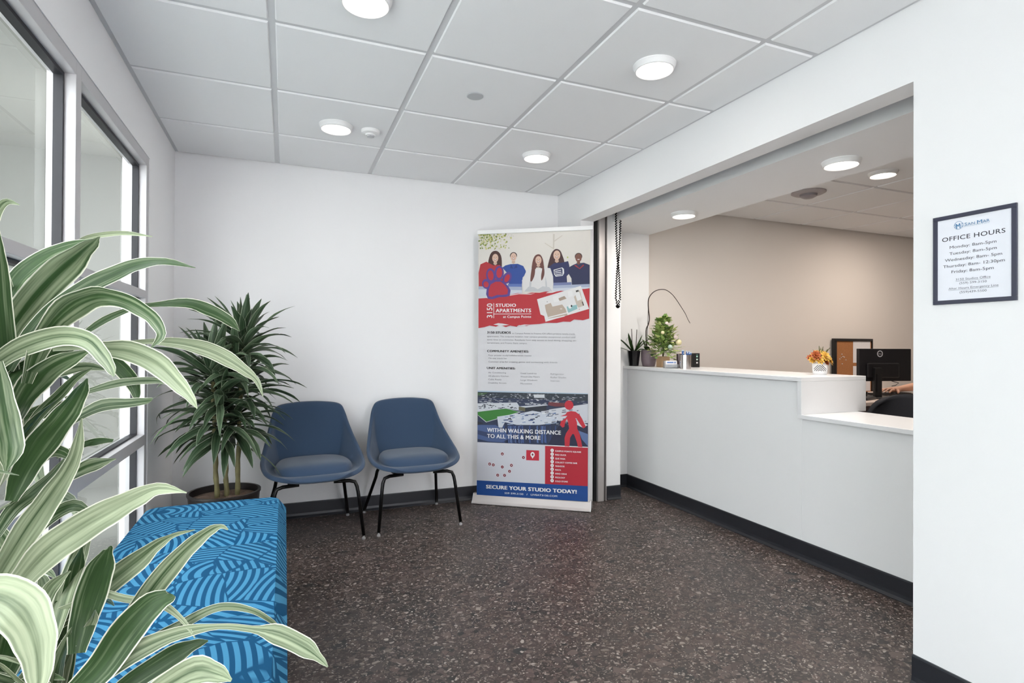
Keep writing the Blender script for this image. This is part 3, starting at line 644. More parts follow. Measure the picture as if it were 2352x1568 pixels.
# each leaf: (camera distance at base, at tip, tilt, paleness, [(u, v, width in px), ...])
LV = [
 (1.10, 1.00, .3, .2, [(30, 1110, 22), (26, 960, 40), (8, 800, 46), (-4, 650, 40), (-8, 500, 4)]),
 (1.12, 1.06, .35, .45, [(12, 830, 34), (22, 760, 50), (80, 680, 66), (150, 608, 64), (200, 565, 34), (229, 543, 3)]),
 (1.16, 1.14, -.5, .1, [(8, 700, 22), (40, 640, 34), (90, 598, 34), (150, 570, 26), (212, 551, 6)]),
 (1.16, 1.18, .2, .9, [(150, 585, 8), (191, 549, 10), (240, 538, 12), (290, 535, 10), (350, 543, 2)]),
 (1.08, 1.15, -.4, .1, [(20, 850, 20), (70, 765, 28), (130, 704, 30), (204, 657, 36), (270, 626, 34), (320, 607, 26), (380, 601, 16), (449, 615, 2)]),
 (1.04, 1.00, .5, .3, [(60, 880, 20), (100, 772, 44), (160, 705, 62), (215, 680, 52), (262, 682, 40), (310, 700, 36), (352, 730, 30), (372, 768, 20), (347, 798, 3)]),
 (1.02, .96, .2, .65, [(-60, 880, 30), (0, 825, 36), (64, 790, 46), (140, 770, 46), (200, 780, 40), (235, 815, 32), (255, 845, 22), (262, 864, 4)]),
 (1.10, 1.02, .2, .85, [(120, 800, 12), (190, 794, 18), (235, 800, 34), (300, 806, 48), (360, 833, 50), (410, 880, 36), (440, 915, 18), (453, 938, 2)]),
 (1.12, 1.22, .1, .8, [(240, 800, 6), (287, 789, 8), (340, 784, 12), (408, 787, 24), (470, 800, 34), (520, 822, 34), (562, 850, 22), (590, 874, 12), (604, 910, 2)]),
 (1.12, 1.25, -.3, .1, [(180, 775, 8), (240, 735, 16), (310, 706, 10), (350, 700, 10), (428, 696, 22), (480, 712, 28), (525, 736, 22), (550, 760, 2)]),
 (1.10, 1.14, -.3, .4, [(150, 915, 8), (198, 900, 12), (271, 880, 18), (340, 874, 16), (380, 878, 10), (408, 893, 3)]),
 (1.12, 1.14, .6, .0, [(210, 800, 14), (262, 830, 30), (300, 868, 32), (315, 905, 18), (316, 922, 2)]),
 (1.05, 1.02, .3, .25, [(20, 990, 20), (45, 925, 44), (85, 868, 58), (143, 828, 44), (210, 803, 6)]),
 (1.08, 1.10, .3, .15, [(10, 880, 20), (50, 850, 34), (100, 823, 38), (150, 800, 26), (185, 790, 4)]),
 (.98, .92, .1, .35, [(-6, 830, 20), (4, 900, 40), (14, 970, 54), (24, 1030, 52), (14, 1082, 8)]),
 (1.02, 1.00, .3, .05, [(25, 1150, 24), (55, 1080, 50), (100, 1010, 62), (145, 955, 52), (180, 905, 34), (200, 869, 4)]),
 (1.06, 1.08, .2, .3, [(50, 1010, 14), (90, 950, 22), (137, 905, 22), (175, 866, 16), (212, 845, 3)]),
 (1.08, 1.12, -.5, .35, [(110, 1000, 10), (180, 957, 20), (235, 932, 28), (300, 926, 22), (340, 921, 14), (350, 918, 8)]),
 (1.10, 1.10, -.2, .0, [(130, 1050, 8), (190, 1022, 14), (225, 1014, 18), (260, 1012, 8)]),
 (1.00, .98, .2, .75, [(-30, 1370, 30), (10, 1300, 46), (66, 1210, 56), (115, 1140, 48), (155, 1080, 34), (176, 1030, 24), (188, 960, 3)]),
 (1.00, 1.04, .2, .95, [(0, 1400, 30), (50, 1330, 50), (110, 1265, 70), (180, 1215, 70), (245, 1176, 62), (310, 1143, 46), (365, 1121, 28), (429, 1131, 2)]),
 (1.08, 1.12, .3, .4, [(120, 1110, 14), (165, 1088, 26), (212, 1066, 32), (266, 1053, 3)]),
 (1.04, 1.03, -.3, .2, [(40, 1100, 16), (80, 1060, 26), (130, 1038, 32), (178, 1062, 4)]),
 (.96, .96, .4, .3, [(-40, 1078, 4), (0, 1081, 8), (44, 1091, 2)]),
 (.98, .97, .15, .1, [(175, 1500, 34), (190, 1430, 54), (210, 1360, 64), (230, 1300, 56), (247, 1262, 20), (250, 1255, 6)]),
 (1.02, 1.02, .3, .55, [(120, 1440, 26), (190, 1390, 40), (252, 1335, 52), (312, 1288, 48), (360, 1250, 26), (400, 1228, 10), (448, 1216, 2)]),
 (.96, .98, .1, .05, [(170, 1590, 50), (230, 1535, 66), (290, 1450, 72), (345, 1390, 60), (388, 1368, 34), (396, 1364, 14)]),
 (1.00, 1.06, .25, .6, [(230, 1560, 30), (285, 1460, 46), (330, 1380, 48), (387, 1305, 46), (440, 1250, 34), (482, 1218, 22), (508, 1208, 10), (524, 1216, 3)]),
 (.99, 1.02, .2, .9, [(180, 1352, 4), (215, 1351, 12), (270, 1370, 16), (330, 1381, 16), (375, 1389, 16), (420, 1424, 10), (448, 1465, 2)]),
 (.98, 1.04, .2, .7, [(160, 1600, 36), (240, 1540, 46), (324, 1488, 44), (414, 1452, 28), (504, 1438, 12), (578, 1444, 14), (640, 1456, 42), (700, 1485, 40), (735, 1512, 16), (753, 1531, 3)]),
 (1.00, 1.08, -.2, .5, [(200, 1570, 26), (280, 1520, 34), (369, 1468, 36), (429, 1428, 22), (489, 1398, 18), (536, 1393, 16), (585, 1404, 12), (620, 1424, 10), (642, 1440, 2)]),
 (1.02, 1.06, .2, .0, [(230, 1620, 30), (310, 1560, 44), (399, 1503, 46), (450, 1478, 22), (478, 1471, 4)]),
 (.96, .96, .2, .8, [(300, 1640, 44), (380, 1575, 56), (450, 1538, 62), (500, 1545, 40), (532, 1562, 6)]),
 (.86, .80, .1, .95, [(-120, 1420, 60), (-60, 1378, 84), (0, 1370, 96), (50, 1400, 100), (80, 1460, 82), (90, 1530, 56), (86, 1600, 20)]),
 (.97, 1.00, .2, .6, [(70, 1470, 20), (90, 1400, 36), (120, 1345, 30), (162, 1310, 3)]),
 (1.02, 1.02, .4, .1, [(140, 1600, 30), (148, 1500, 40), (158, 1390, 42), (172, 1310, 34), (188, 1256, 5)]),
 (1.01, 1.00, .1, .85, [(60, 1480, 20), (100, 1438, 34), (145, 1408, 36), (186, 1384, 20)]),
 (.98, .97, .2, .6, [(170, 1480, 10), (195, 1455, 22), (212, 1425, 20), (218, 1400, 3)]),
 (1.04, 1.02, .2, .1, [(-20, 1600, 40), (20, 1500, 60), (30, 1420, 50), (10, 1340, 20)]),
 (1.05, 1.03, .3, .15, [(60, 1620, 40), (90, 1540, 54), (100, 1450, 46), (110, 1360, 10)]),
 (1.03, 1.02, .2, .2, [(120, 1640, 40), (120, 1560, 50), (130, 1470, 40), (128, 1380, 6)]),
 (1.06, 1.08, -.2, .3, [(-10, 1230, 20), (30, 1170, 30), (80, 1130, 30), (125, 1085, 16), (150, 1050, 3)]),
 (1.14, 1.20, .4, .2, [(20, 1000, 20), (60, 960, 30), (110, 940, 34), (160, 935, 28), (215, 950, 4)]),
 (1.16, 1.22, .4, .4, [(20, 900, 20), (70, 860, 30), (130, 850, 30), (200, 840, 20), (250, 850, 3)]),
 (1.06, 1.00, .2, .6, [(-20, 560, 14), (-10, 490, 20), (15, 462, 16), (45, 470, 3)]),
 (1.14, 1.20, -.3, .3, [(10, 620, 14), (20, 700, 30), (24, 770, 34), (20, 830, 20)]),
 (1.15, 1.22, .2, .3, [(60, 1240, 20), (110, 1190, 30), (170, 1160, 28), (215, 1180, 3)]),
 (1.12, 1.16, .3, .5, [(-30, 1180, 20), (20, 1250, 34), (60, 1290, 34), (110, 1310, 14), (130, 1330, 3)]),
 (.98, .96, .3, .3, [(20, 1590, 30), (80, 1560, 30), (120, 1552, 16), (150, 1560, 3)]),
 (1.00, 1.02, .3, .7, [(40, 1580, 30), (110, 1500, 32), (160, 1480, 24), (200, 1492, 4)]),
]
for (d0, d1, tilt, pale, q) in LV:
    n = len(q); pts = []; wid = []; d0 *= .82; d1 *= .82
    for i, (u, v, w) in enumerate(q):
        d = d0+(d1-d0)*i/(n-1)+.02*sin(pi*i/(n-1)); pts.append(dep(u, v, d)-FP); wid.append(w*d/FPX*sqrt(1+tilt*tilt)*1.03)
    def nf(p, t, tilt=tilt):
        vd = (V((0, 0, H))-(p+FP)).normalized(); s = t.cross(vd)
        if s.length < 1e-3: s = t.orthogonal()
        return vd+s.normalized()*tilt
    leaf(fo, pts, wid, nf, .10, (rnd.random(), pale), 4, .035)
# leaves on the far side of the crowns
crown(fo, (-.005, .13, 1.01), 14, .22, .30, .030, 55, 5, 21, .8, (XL+.03, 9), FP, .16, (1.3, 3.6))
crown(fo, (-.05, .08, 1.08), 12, .20, .28, .030, 60, 5, 22, .8, (XL+.03, 9), FP, .16, (1.6, 3.6))
crown(fo, (.085, .07, .66), 14, .20, .28, .030, 60, -10, 23, .8, (XL+.03, 9), FP, .16, (1.3, 3.6))
for (cx0, cy0, cz0, sd0) in ((-.005, .13, 1.0, 31), (.085, .07, .64, 32), (-.05, .08, 1.08, 33)):
    crown(fo, (cx0, cy0, cz0), 12, .08, .14, .028, 82, 58, sd0, .5, None, FP, .08)
fo.build('foliage', M['leaf'], fp, smooth=True)
# ------------------------------------------------------------------ roll-up banner
D2 = V((.816, -.577, 0)).normalized(); P0 = V((1.299, 3.981, 0)); NN = V((-.577, -.816, 0)).normalized()
OFF = -.05                                              # sheet stands 5 cm behind the front lip
bo = P0-NN*.05
rb = thing('roll_up_banner', 'tall printed roll-up banner advertising studio apartments beside the opening', 'banner', P0+D2*.44)
def bl(b):                                              # banner frame -> world relative to root
    Mx = Matrix(((D2.x, -NN.x, 0, P0.x), (D2.y, -NN.y, 0, P0.y), (0, 0, 1, 0), (0, 0, 0, 1)))
    b.xf(Matrix.Translation(-V(rb.location)) @ Mx); return b
b = MB()  # base: sloped front extruded section (x along, y depth away from viewer)
sec = [(0, .004), (0, .012), (.012, .022), (.038, .060), (.046, .067), (.056, .067), (.10, .060), (.125, .04), (.13, .012), (.13, .004)]
vs = [(x, y, z) for x in (.006, .880) for y, z in sec]; k = len(sec)
b.add(vs, [(i, (i+1) % k, k+(i+1) % k, k+i) for i in range(k)]+[tuple(range(k)), tuple(range(2*k-1, k-1, -1))])
bl(b).build('base_housing', M['alu'], rb, bevel=.001)
for x0, x1 in ((0, .006), (.880, .886)):
    b = MB(); vs = [(x, -.003+y*1.04, z*1.08) for x in (x0, x1) for y, z in sec]
    b.add(vs, [(i, (i+1) % k, k+(i+1) % k, k+i) for i in range(k)]+[tuple(range(k)), tuple(range(2*k-1, k-1, -1))])
    bl(b).build('end_cap', M['chrome'], rb)['label'] = 'chrome end cap'
for x in (.1, .78): b = MB(); b.box(x, x+.03, .02, .10, 0, .004); bl(b).build('foot', M['black'], rb)
b = MB(); b.box(.022, .890, .040, .062, 2.022, 2.052); bl(b).build('top_rail', M['whitemetal'], rb, bevel=.003)
b = MB(); b.lathe([(.008, .08), (.008, 2.03)], (.445, .085, 0), 12); bl(b).build('support_pole', M['alu'], rb, smooth='auto')
ZT, ZBt = 2.024, .060
b = MB(); b.box(.0285, .872, .0500, .0512, ZBt, ZT); bl(b).build('sheet', M['paper'], rb)
def pb(u, v):
    d = ray(u, v); c = V((0, 0, H)); n = NN; t = (P0-NN*.05-c).dot(n)/d.dot(n); p = c+d*t; return ((p-P0).dot(D2), p.z)
def c7(x, y): return pb(1080+x/4.019, 510+y/4.019)
def c8(x, y): return pb(1070+x/4.753, 870+y/4.753)
pr = Print(P0-NN*.0498-V(rb.location), D2, (0, 0, 1), NN, .000012, .80)
SL, SR = .0286, .8719
def zrow(v): return pb(1227, v)[1]
def clampx(p): return (min(max(p[0], SL), SR), min(max(p[1], ZBt), ZT))
def poly7(pts, rgb): pr.poly([clampx(c7(*p)) for p in pts], rgb)
def smooth7(pts, rgb): pr.poly([clampx(c7(p.x, p.y)) for p in catmull([V((a, b_, 0)) for a, b_ in pts], 3)], rgb)
def poly8(pts, rgb): pr.poly([clampx(c8(*p)) for p in pts], rgb)
pr.rect(SL, ZBt, SR, ZT, (232, 231, 235))
# photo of five friends
zp = c7(600, 640)[1]
pr.rect(SL, zp-.02, SR, ZT, (238, 233, 226))
rn = random.Random(2)
for k in range(170):
    a = rn.uniform(0, 1); x = 80+rn.betavariate(1, 2)*300; y = 108+rn.betavariate(1, 1.5)*(60+ (380-x)*.25+x*.2)
    if y > 280: continue
    c = c7(x, y); pr.ell(clampx(c), rn.uniform(.003, .010), rn.uniform(.003, .008), rn.choice([(176, 184, 96), (206, 206, 130), (150, 160, 70), (222, 214, 150), (120, 140, 60), (226, 222, 190)]), 7, rn.uniform(0, 3))
for k in range(8): pr.ell(c7(370+rn.uniform(-30, 30), 120+rn.uniform(-12, 40)), .004, .002, (196, 196, 190), 6)
poly7([(765, 110), (780, 110), (775, 250), (765, 250)], (214, 206, 196)); poly7([(690, 190), (770, 240), (765, 248), (686, 196)], (220, 212, 200)); poly7([(775, 170), (850, 120), (853, 126), (775, 185)], (220, 212, 202))
pr.ell(c7(900, 325), .006, .006, (190, 204, 110), 7)
def person2d(fx, fy, fr, hair, skin, shirt, body, long_hair=None, smile=True, beard=False):
    if long_hair: smooth7(long_hair, hair)
    poly7(body, shirt)
    poly7([(fx-fr*.32, fy+fr*.6), (fx+fr*.32, fy+fr*.6), (fx+fr*.5, fy+fr*1.6), (fx, fy+fr*1.95), (fx-fr*.5, fy+fr*1.6)], tuple(int(c*.93) for c in skin))
    c = c7(fx, fy); k = .00081*fr/1.0
    pr.ell((c[0], c[1]+k*.38), k*1.02, k*.98, hair, 16)
    pr.ell(c, k*.86, k*1.15, skin, 18)
    for s in (-1, 1): pr.ell((c[0]+s*k*.34, c[1]+k*.22), k*.12, k*.07, (70, 50, 46), 8)
    pr.poly([(c[0]-k*.1, c[1]-k*.12), (c[0]+k*.1, c[1]-k*.12), (c[0], c[1]+k*.18)], tuple(int(x*.88) for x in skin))
    pr.ell((c[0], c[1]-k*.45), k*.40, k*.2, (150, 70, 66), 12); pr.ell((c[0], c[1]-k*.43), k*.33, k*.11, (250, 248, 246), 12)
SK = (232, 196, 176)
person2d(232, 332, 34, (74, 42, 38), SK, (190, 44, 56), [(80, 560), (78, 470), (95, 390), (150, 365), (215, 400), (275, 395), (300, 440), (300, 600), (80, 600)],
         [(175, 430), (165, 380), (185, 300), (215, 268), (255, 270), (285, 310), (293, 380), (285, 430), (240, 440), (200, 440)])
person2d(400, 322, 33, (58, 44, 42), SK, (38, 76, 160), [(298, 420), (325, 400), (372, 388), (440, 385), (490, 405), (514, 450), (514, 480), (485, 510), (475, 600), (360, 600), (350, 480)])
person2d(800, 305, 37, (72, 40, 44), SK, (40, 46, 96), [(720, 420), (770, 380), (840, 375), (905, 360), (915, 400), (918, 470), (890, 500), (895, 560), (770, 600), (765, 500)],
         [(715, 430), (730, 350), (755, 280), (790, 248), (830, 262), (852, 310), (868, 360), (860, 400), (760, 430)])
person2d(1000, 330, 33, (70, 52, 50), (132, 84, 70), (34, 40, 84), [(915, 415), (950, 395), (985, 380), (1050, 375), (1103, 395), (1103, 590), (940, 600), (935, 520), (905, 470)])
poly7([(960, 400), (975, 395), (1010, 425), (1045, 390), (1052, 400), (1012, 434)], (170, 50, 60))
person2d(630, 352, 33, (112, 66, 60), SK, (234, 232, 232), [(478, 540), (520, 450), (560, 420), (620, 440), (680, 420), (740, 425), (765, 500), (765, 640), (500, 640)],
         [(555, 540), (565, 440), (580, 350), (605, 305), (645, 300), (670, 340), (680, 400), (688, 470), (660, 540), (650, 500), (662, 430), (610, 420), (600, 480), (575, 540)])
poly7([(545, 640), (548, 560), (560, 500), (566, 560), (560, 640)], (206, 208, 212)); poly7([(696, 500), (708, 560), (712, 640), (700, 640), (694, 560)], (206, 208, 212)); smooth7([(556, 540), (562, 470), (575, 400), (596, 400), (600, 450), (592, 500), (570, 545)], (112, 66, 60)); smooth7([(668, 390), (684, 430), (684, 490), (660, 540), (655, 500), (664, 440)], (112, 66, 60))
poly7([(378, 392), (400, 430), (368, 424)], (24, 54, 130)); poly7([(402, 430), (426, 390), (438, 420)], (24, 54, 130))
poly7([(770, 440), (850, 418), (865, 432), (868, 470), (855, 495), (790, 503), (775, 480)], (238, 238, 242)); poly7([(778, 446), (846, 425), (852, 440), (852, 488), (794, 494), (780, 474)], (40, 46, 96))
for (x0, y0, x1, y1) in ((784, 452, 840, 440), (786, 466, 842, 458), (792, 482, 846, 474)):
    poly7([(x0, y0), (x1, y1), (x1, y1+8), (x0, y0+8)], (232, 232, 240))
# white fade at the laps
for i, (y, c) in enumerate([(560, (120, 130, 176)), (585, (176, 186, 212)), (612, (214, 220, 232))]):
    poly7([(765, y), (1103, y-14), (1103, 640), (765, 640)], c) if i else poly7([(768, y), (935, y-6), (935, 640), (768, 640)], c)
    poly7([(78, y+8), (480, y+8+i*4), (480, 660), (78, 690)], c) if i else poly7([(350, y+10), (478, y+10), (478, 640), (350, 640)], (96, 122, 190))
poly7([(500, 640), (540, 595), (590, 600), (625, 620), (670, 592), (730, 600), (760, 640)], (206, 208, 212))
# torn red band
top = [(78, 705), (150, 700), (200, 712), (300, 672), (370, 668), (440, 655), (520, 660), (570, 650), (640, 652), (700, 640), (760, 646), (830, 633), (900, 636), (1000, 618), (1060, 616), (1103, 610)]
bot = [(1098, 890), (1040, 905), (960, 898), (925, 920), (860, 918), (800, 930), (700, 930), (640, 940), (560, 945), (520, 958), (450, 950), (430, 966), (370, 955), (330, 968), (270, 948), (240, 965), (180, 955), (130, 970), (78, 978)]
poly7(top+bot, (196, 36, 50)); poly7([(300, 690), (450, 665), (560, 668), (600, 656), (560, 662), (450, 659), (300, 680)], (238, 232, 234))
poly7([(700, 656), (760, 652), (800, 640), (840, 634), (770, 637), (712, 648)], (238, 232, 234))
poly7([(215, 945), (260, 932), (300, 936), (360, 948), (300, 955), (250, 950)], (236, 234, 238)); poly7([(430, 958), (500, 944), (560, 946), (500, 956)], (236, 234, 238))
pr.text('STUDIO', c7(237, 781), c7(424, 781), abs(c7(300, 781)[1]-c7(300, 751)[1]), (248, 244, 246), .02)
pr.text('APARTMENTS', c7(236, 832), c7(563, 831), abs(c7(300, 831)[1]-c7(300, 797)[1]), (248, 244, 246), .02)
pr.text('at Campus Pointe', c7(305, 883), c7(563, 882), abs(c7(300, 883)[1]-c7(300, 861)[1]), (248, 244, 246), .012)
pr.text('3150', c7(205, 883), c7(205, 750), .0445, (248, 244, 246), .01)
poly7([(216, 748), (221, 748), (221, 885), (216, 885)], (248, 244, 246)); poly7([(221, 845), (564, 844), (564, 849), (221, 850)], (248, 244, 246))
# floor plan card
poly7([(618, 712), (1022, 588), (1098, 800), (696, 920), (684, 866), (650, 852)], (240, 238, 238))
poly7([(690, 765), (745, 745), (760, 780), (850, 760), (880, 800), (900, 860), (722, 890), (700, 820)], (196, 178, 162))
poly7([(812, 705), (870, 682), (890, 706), (828, 728)], (176, 156, 140)); poly7([(958, 690), (1012, 625), (1050, 770), (1000, 790), (980, 760)], (206, 192, 178))
poly7([(890, 780), (985, 762), (990, 800), (905, 838)], (150, 196, 198)); poly7([(968, 660), (1006, 640), (1030, 712), (990, 728)], (244, 243, 243))
poly7([(762, 690), (812, 672), (820, 730), (776, 742)], (246, 245, 245)); poly7([(900, 640), (940, 630), (950, 680), (910, 695)], (246, 245, 245))
pr.ell(c7(922, 778), .0125, .0155, (246, 246, 246), 18); pr.ell(c7(936, 774), .006, .008, (40, 44, 50), 14); pr.ell(c7(840, 800), .009, .006, (222, 212, 202)); pr.ell(c7(712, 735), .003, .003, (70, 66, 66), 8); pr.ell(c7(1008, 804), .003, .003, (190, 40, 50), 8)
for q in ((720, 876, 905, 830), (700, 905, 870, 862)): poly7([(q[0], q[1]), (q[2], q[3]), (q[2]+2, q[3]+9), (q[0]+2, q[1]+9)], (246, 245, 245))
poly7([(974, 632), (1000, 624), (1003, 640), (978, 648)], (66, 60, 58)); poly7([(1030, 735), (1040, 732), (1052, 768), (1042, 772)], (90, 76, 66))
# paw emblem
PU, RD = (92, 62, 146), (196, 40, 62)
paw = [((150, 570), 40, 46, .3), ((192, 492), 44, 66, .15), ((268, 470), 44, 66, -.05), ((342, 515), 40, 56, -.45)]
for (c, rx, ry, ro) in paw: pr.ell(c7(*c), rx*.00083, ry*.00083, PU, 20, ro)
poly7([(168, 560), (210, 535), (262, 528), (310, 548), (352, 590), (374, 630), (366, 680), (330, 690), (270, 692), (205, 712), (165, 708), (148, 665), (155, 605)], PU)
for (c, rx, ry, ro) in [((148, 575), 24, 28, .3), ((190, 492), 27, 46, .15), ((270, 468), 27, 46, -.05), ((342, 518), 22, 38, -.45)]: pr.ell(c7(*c), rx*.00083, ry*.00083, RD, 18, ro)
poly7([(190, 575), (235, 550), (285, 550), (325, 585), (350, 625), (345, 665), (300, 672), (250, 672), (200, 690), (170, 682), (172, 630)], RD)
# text block
BK = (36, 36, 40); GY = (150, 150, 156); cp = lambda y0, y1: abs(c7(300, y0)[1]-c7(300, y1)[1])
pr.text('3150 STUDIOS', c7(158, 1027), c7(376, 1029), cp(1007, 1028), BK, .022)
body = [(1032, 388, 966, 'at Campus Pointe in Fresno, CA offers pristine newly-made'), (1060, 158, 968, 'apartments. The midpoint location near campus provides exceptional comfort and'),
        (1090, 158, 982, 'saves time on commutes. Residents have easy access to local dining, shopping, en-'), (1120, 158, 528, 'tertainment, and Fresno State campus.')]
for (y, x0, x1, t) in body: pr.text(t, c7(x0, y), c7(x1, y+9*(x1-x0)/800), cp(0, 14), GY, 0)
pr.text('COMMUNITY AMENITIES:', c7(157, 1198), c7(543, 1203), cp(1179, 1199), BK, .022)
for (y, x1, t) in ((1234, 566, 'Four private study/collaboration rooms'), (1262, 342, 'On-site snack bar'), (1294, 805, 'Common area for creating games and connecting with friends')): pr.text(t, c7(170, y), c7(x1, y+6*(x1-170)/600), cp(0, 14), GY, 0)
pr.text('UNIT AMENITIES:', c7(155, 1354), c7(418, 1359), cp(1336, 1356), BK, .022)
cols = [(168, [('Air Conditioning', 332), ('All-electric Kitchen', 357), ('Cable Ready', 291), ('Disability Access', 336)], 1394), (465, [('Guest Laundries', 614), ('Wood-Like Floors', 642), ('Large Windows', 620), ('Microwave', 572)], 1400),
        (743, [('Refrigerator', 868), ('Roller Shades', 886), ('Intercom', 826)], 1407)]
for x0, L_, y0 in cols:
    for k, (t, x1) in enumerate(L_): pr.text(t, c7(x0, y0+k*31.5), c7(x1, y0+k*31.5+2), cp(0, 14), GY, 0)
# aerial photograph
ya = 128
poly8([(131, 128), (1334, 160), (1334, 740), (128, 690)], (46, 56, 88))
poly8([(131, 126), (1334, 156), (1334, 170), (131, 140)], (186, 206, 226)); poly8([(131, 140), (1334, 166), (1334, 240), (131, 200)], (44, 54, 66))
poly8([(131, 150), (245, 150), (200, 172), (131, 180)], (70, 104, 66))
rn = random.Random(9)
for k in range(300):
    x = rn.uniform(140, 1290); y = rn.uniform(160, 262+.02*x); s = (y-120)/200; w = rn.uniform(15, 60)*s+8; h = rn.uniform(3, 9)*s+2
    g = rn.choice([(214, 218, 226), (170, 176, 190), (96, 104, 118), (60, 66, 84), (132, 138, 150), (228, 228, 234)])
    poly8([(x, y), (x+w, y+rn.uniform(-2, 4)), (x+w+rn.uniform(-6, 6), y+h), (x+rn.uniform(-6, 6), y+h)], g)
poly8([(131, 265), (560, 255), (620, 350), (450, 320), (131, 355)], (216, 220, 228))
for k in range(46):
    x = rn.uniform(140, 560); y = rn.uniform(268, 318); poly8([(x, y), (x+rn.uniform(8, 26), y+2), (x+rn.uniform(6, 22), y+8), (x-3, y+7)], (52, 56, 70))
poly8([(905, 250), (1080, 262), (1080, 300), (980, 300), (900, 285)], (120, 54, 64)); poly8([(740, 168), (860, 168), (862, 205), (748, 204)], (222, 226, 232)); poly8([(695, 160), (708, 160), (708, 185), (695, 184)], (230, 232, 236))
poly8([(820, 345), (1334, 270), (1334, 480), (1060, 470), (850, 400)], (218, 221, 230))
poly8([(580, 300), (650, 310), (650, 355), (580, 340)], (104, 100, 76)); poly8([(650, 310), (880, 285), (885, 345), (700, 360), (650, 355)], (40, 46, 60)); poly8([(580, 298), (880, 275), (900, 286), (655, 312)], (208, 212, 222))
poly8([(134, 352), (442, 318), (604, 360), (225, 472), (134, 395)], (214, 218, 226)); poly8([(134, 358), (440, 321), (585, 358), (228, 465), (134, 390)], (56, 132, 48))
poly8([(345, 410), (640, 365), (730, 345), (900, 375), (1010, 430), (985, 480), (800, 500), (560, 500), (430, 470), (400, 530), (360, 530)], (216, 222, 234))
for k in range(54):
    x = rn.uniform(370, 960); y = rn.uniform(372, 500)-abs(x-700)*.03; w = rn.uniform(16, 60); h = rn.uniform(4, 12)
    poly8([(x, y), (x+w, y-rn.uniform(0, 12)), (x+w+8, y+h-4), (x+6, y+h)], rn.choice([(96, 122, 170), (150, 168, 204), (64, 84, 132), (236, 238, 244), (240, 242, 246), (50, 56, 80)]))
for k in range(40):
    x = rn.uniform(850, 1300); y = rn.uniform(330, 500); w = rn.uniform(14, 50); poly8([(x, y), (x+w, y-6), (x+w+4, y+2), (x+4, y+8)], rn.choice([(60, 66, 84), (150, 156, 170), (100, 108, 126)]))
for k in range(26):
    x = rn.uniform(380, 1000); poly8([(x, 505+rn.uniform(0, 20)), (x+rn.uniform(10, 30), 505), (x+rn.uniform(12, 30), 700), (x+2, 690)], rn.choice([(70, 94, 150), (58, 80, 134), (92, 116, 168), (44, 60, 108), (46, 56, 88)]))
poly8([(131, 500), (330, 500), (420, 560), (480, 640), (400, 690), (250, 680), (131, 650)], (78, 100, 150)); poly8([(131, 460), (200, 480), (131, 500)], (40, 44, 56)); poly8([(131, 555), (320, 600), (300, 650), (131, 600)], (52, 66, 108))
poly8([(1030, 500), (1334, 500), (1334, 738), (900, 715), (980, 560)], (30, 34, 66)); poly8([(1230, 560), (1334, 600), (1334, 730), (1270, 660)], (96, 118, 166))
poly8([(1190, 450), (1240, 450), (1334, 500), (1280, 530), (1215, 500)], (214, 218, 226))
cq = lambda y0, y1: abs(c8(300, y0)[1]-c8(300, y1)[1])
pr.text('WITHIN WALKING DISTANCE', c8(236, 573), c8(1040, 606), cq(0, 44), (250, 250, 252), .02)
pr.text('TO ALL THIS & MORE', c8(236, 639), c8(818, 662), cq(0, 44), (250, 250, 252), .02)
# lower panels
poly8([(128, 686), (868, 716), (868, 1146), (124, 1106)], (222, 223, 232)); poly8([(868, 716), (1334, 738), (1334, 748), (868, 727)], (240, 240, 244)); poly8([(868, 727), (1334, 748), (1332, 1170), (866, 1146)], (192, 30, 52))
poly8([(124, 1102), (1332, 1166), (1332, 1334), (122, 1264)], (6, 72, 150))
# walking figure
pr.ell(c8(1128, 284), .0325, .034, (206, 38, 58), 24)
poly8([(1105, 360), (1150, 348), (1200, 356), (1245, 390), (1270, 430), (1312, 520), (1282, 538), (1240, 480), (1210, 430), (1198, 425), (1215, 470), (1218, 540), (1245, 600), (1262, 680), (1274, 742), (1226, 738), (1212, 680), (1182, 600),
       (1165, 598), (1140, 640), (1132, 735), (1082, 732), (1080, 640), (1096, 590), (1130, 540), (1118, 470), (1105, 430), (1088, 470), (1078, 520), (1055, 528), (1030, 500), (1040, 460), (1085, 430), (1110, 400), (1030, 405), (1090, 385)], (206, 38, 58))
cx = lambda r: r*.00070
for (x, y, t) in ((402, 815, '6'), (632, 854, '4'), (264, 925, '8'), (304, 934, '5'), (402, 957, '1'), (501, 939, '9'), (481, 1004, '2'), (352, 1046, '3'), (427, 1048, '7')):
    c = c8(x, y); pr.ell(c, .0135, .0140, (246, 240, 244), 18); pr.ell(c, .0108, .0114, (128, 18, 44), 18); hw = .0012 if t == '1' else .0036; pr.text(t, (c[0]-hw, c[1]-.0052), (c[0]+hw, c[1]-.0052), .0104, (250, 248, 250), .02)
q = [c8(664, 772), c8(802, 778), c8(802, 888), c8(662, 882)]; pr.poly(q, (206, 36, 60))
c = c8(732, 822); pr.ell(c, .016, .019, (250, 248, 250), 20); pr.poly([(c[0]-.0135, c[1]-.008), (c[0]+.0135, c[1]-.008), (c[0], c[1]-.030)], (250, 248, 250)); pr.ell(c, .007, .0085, (128, 18, 44), 14)
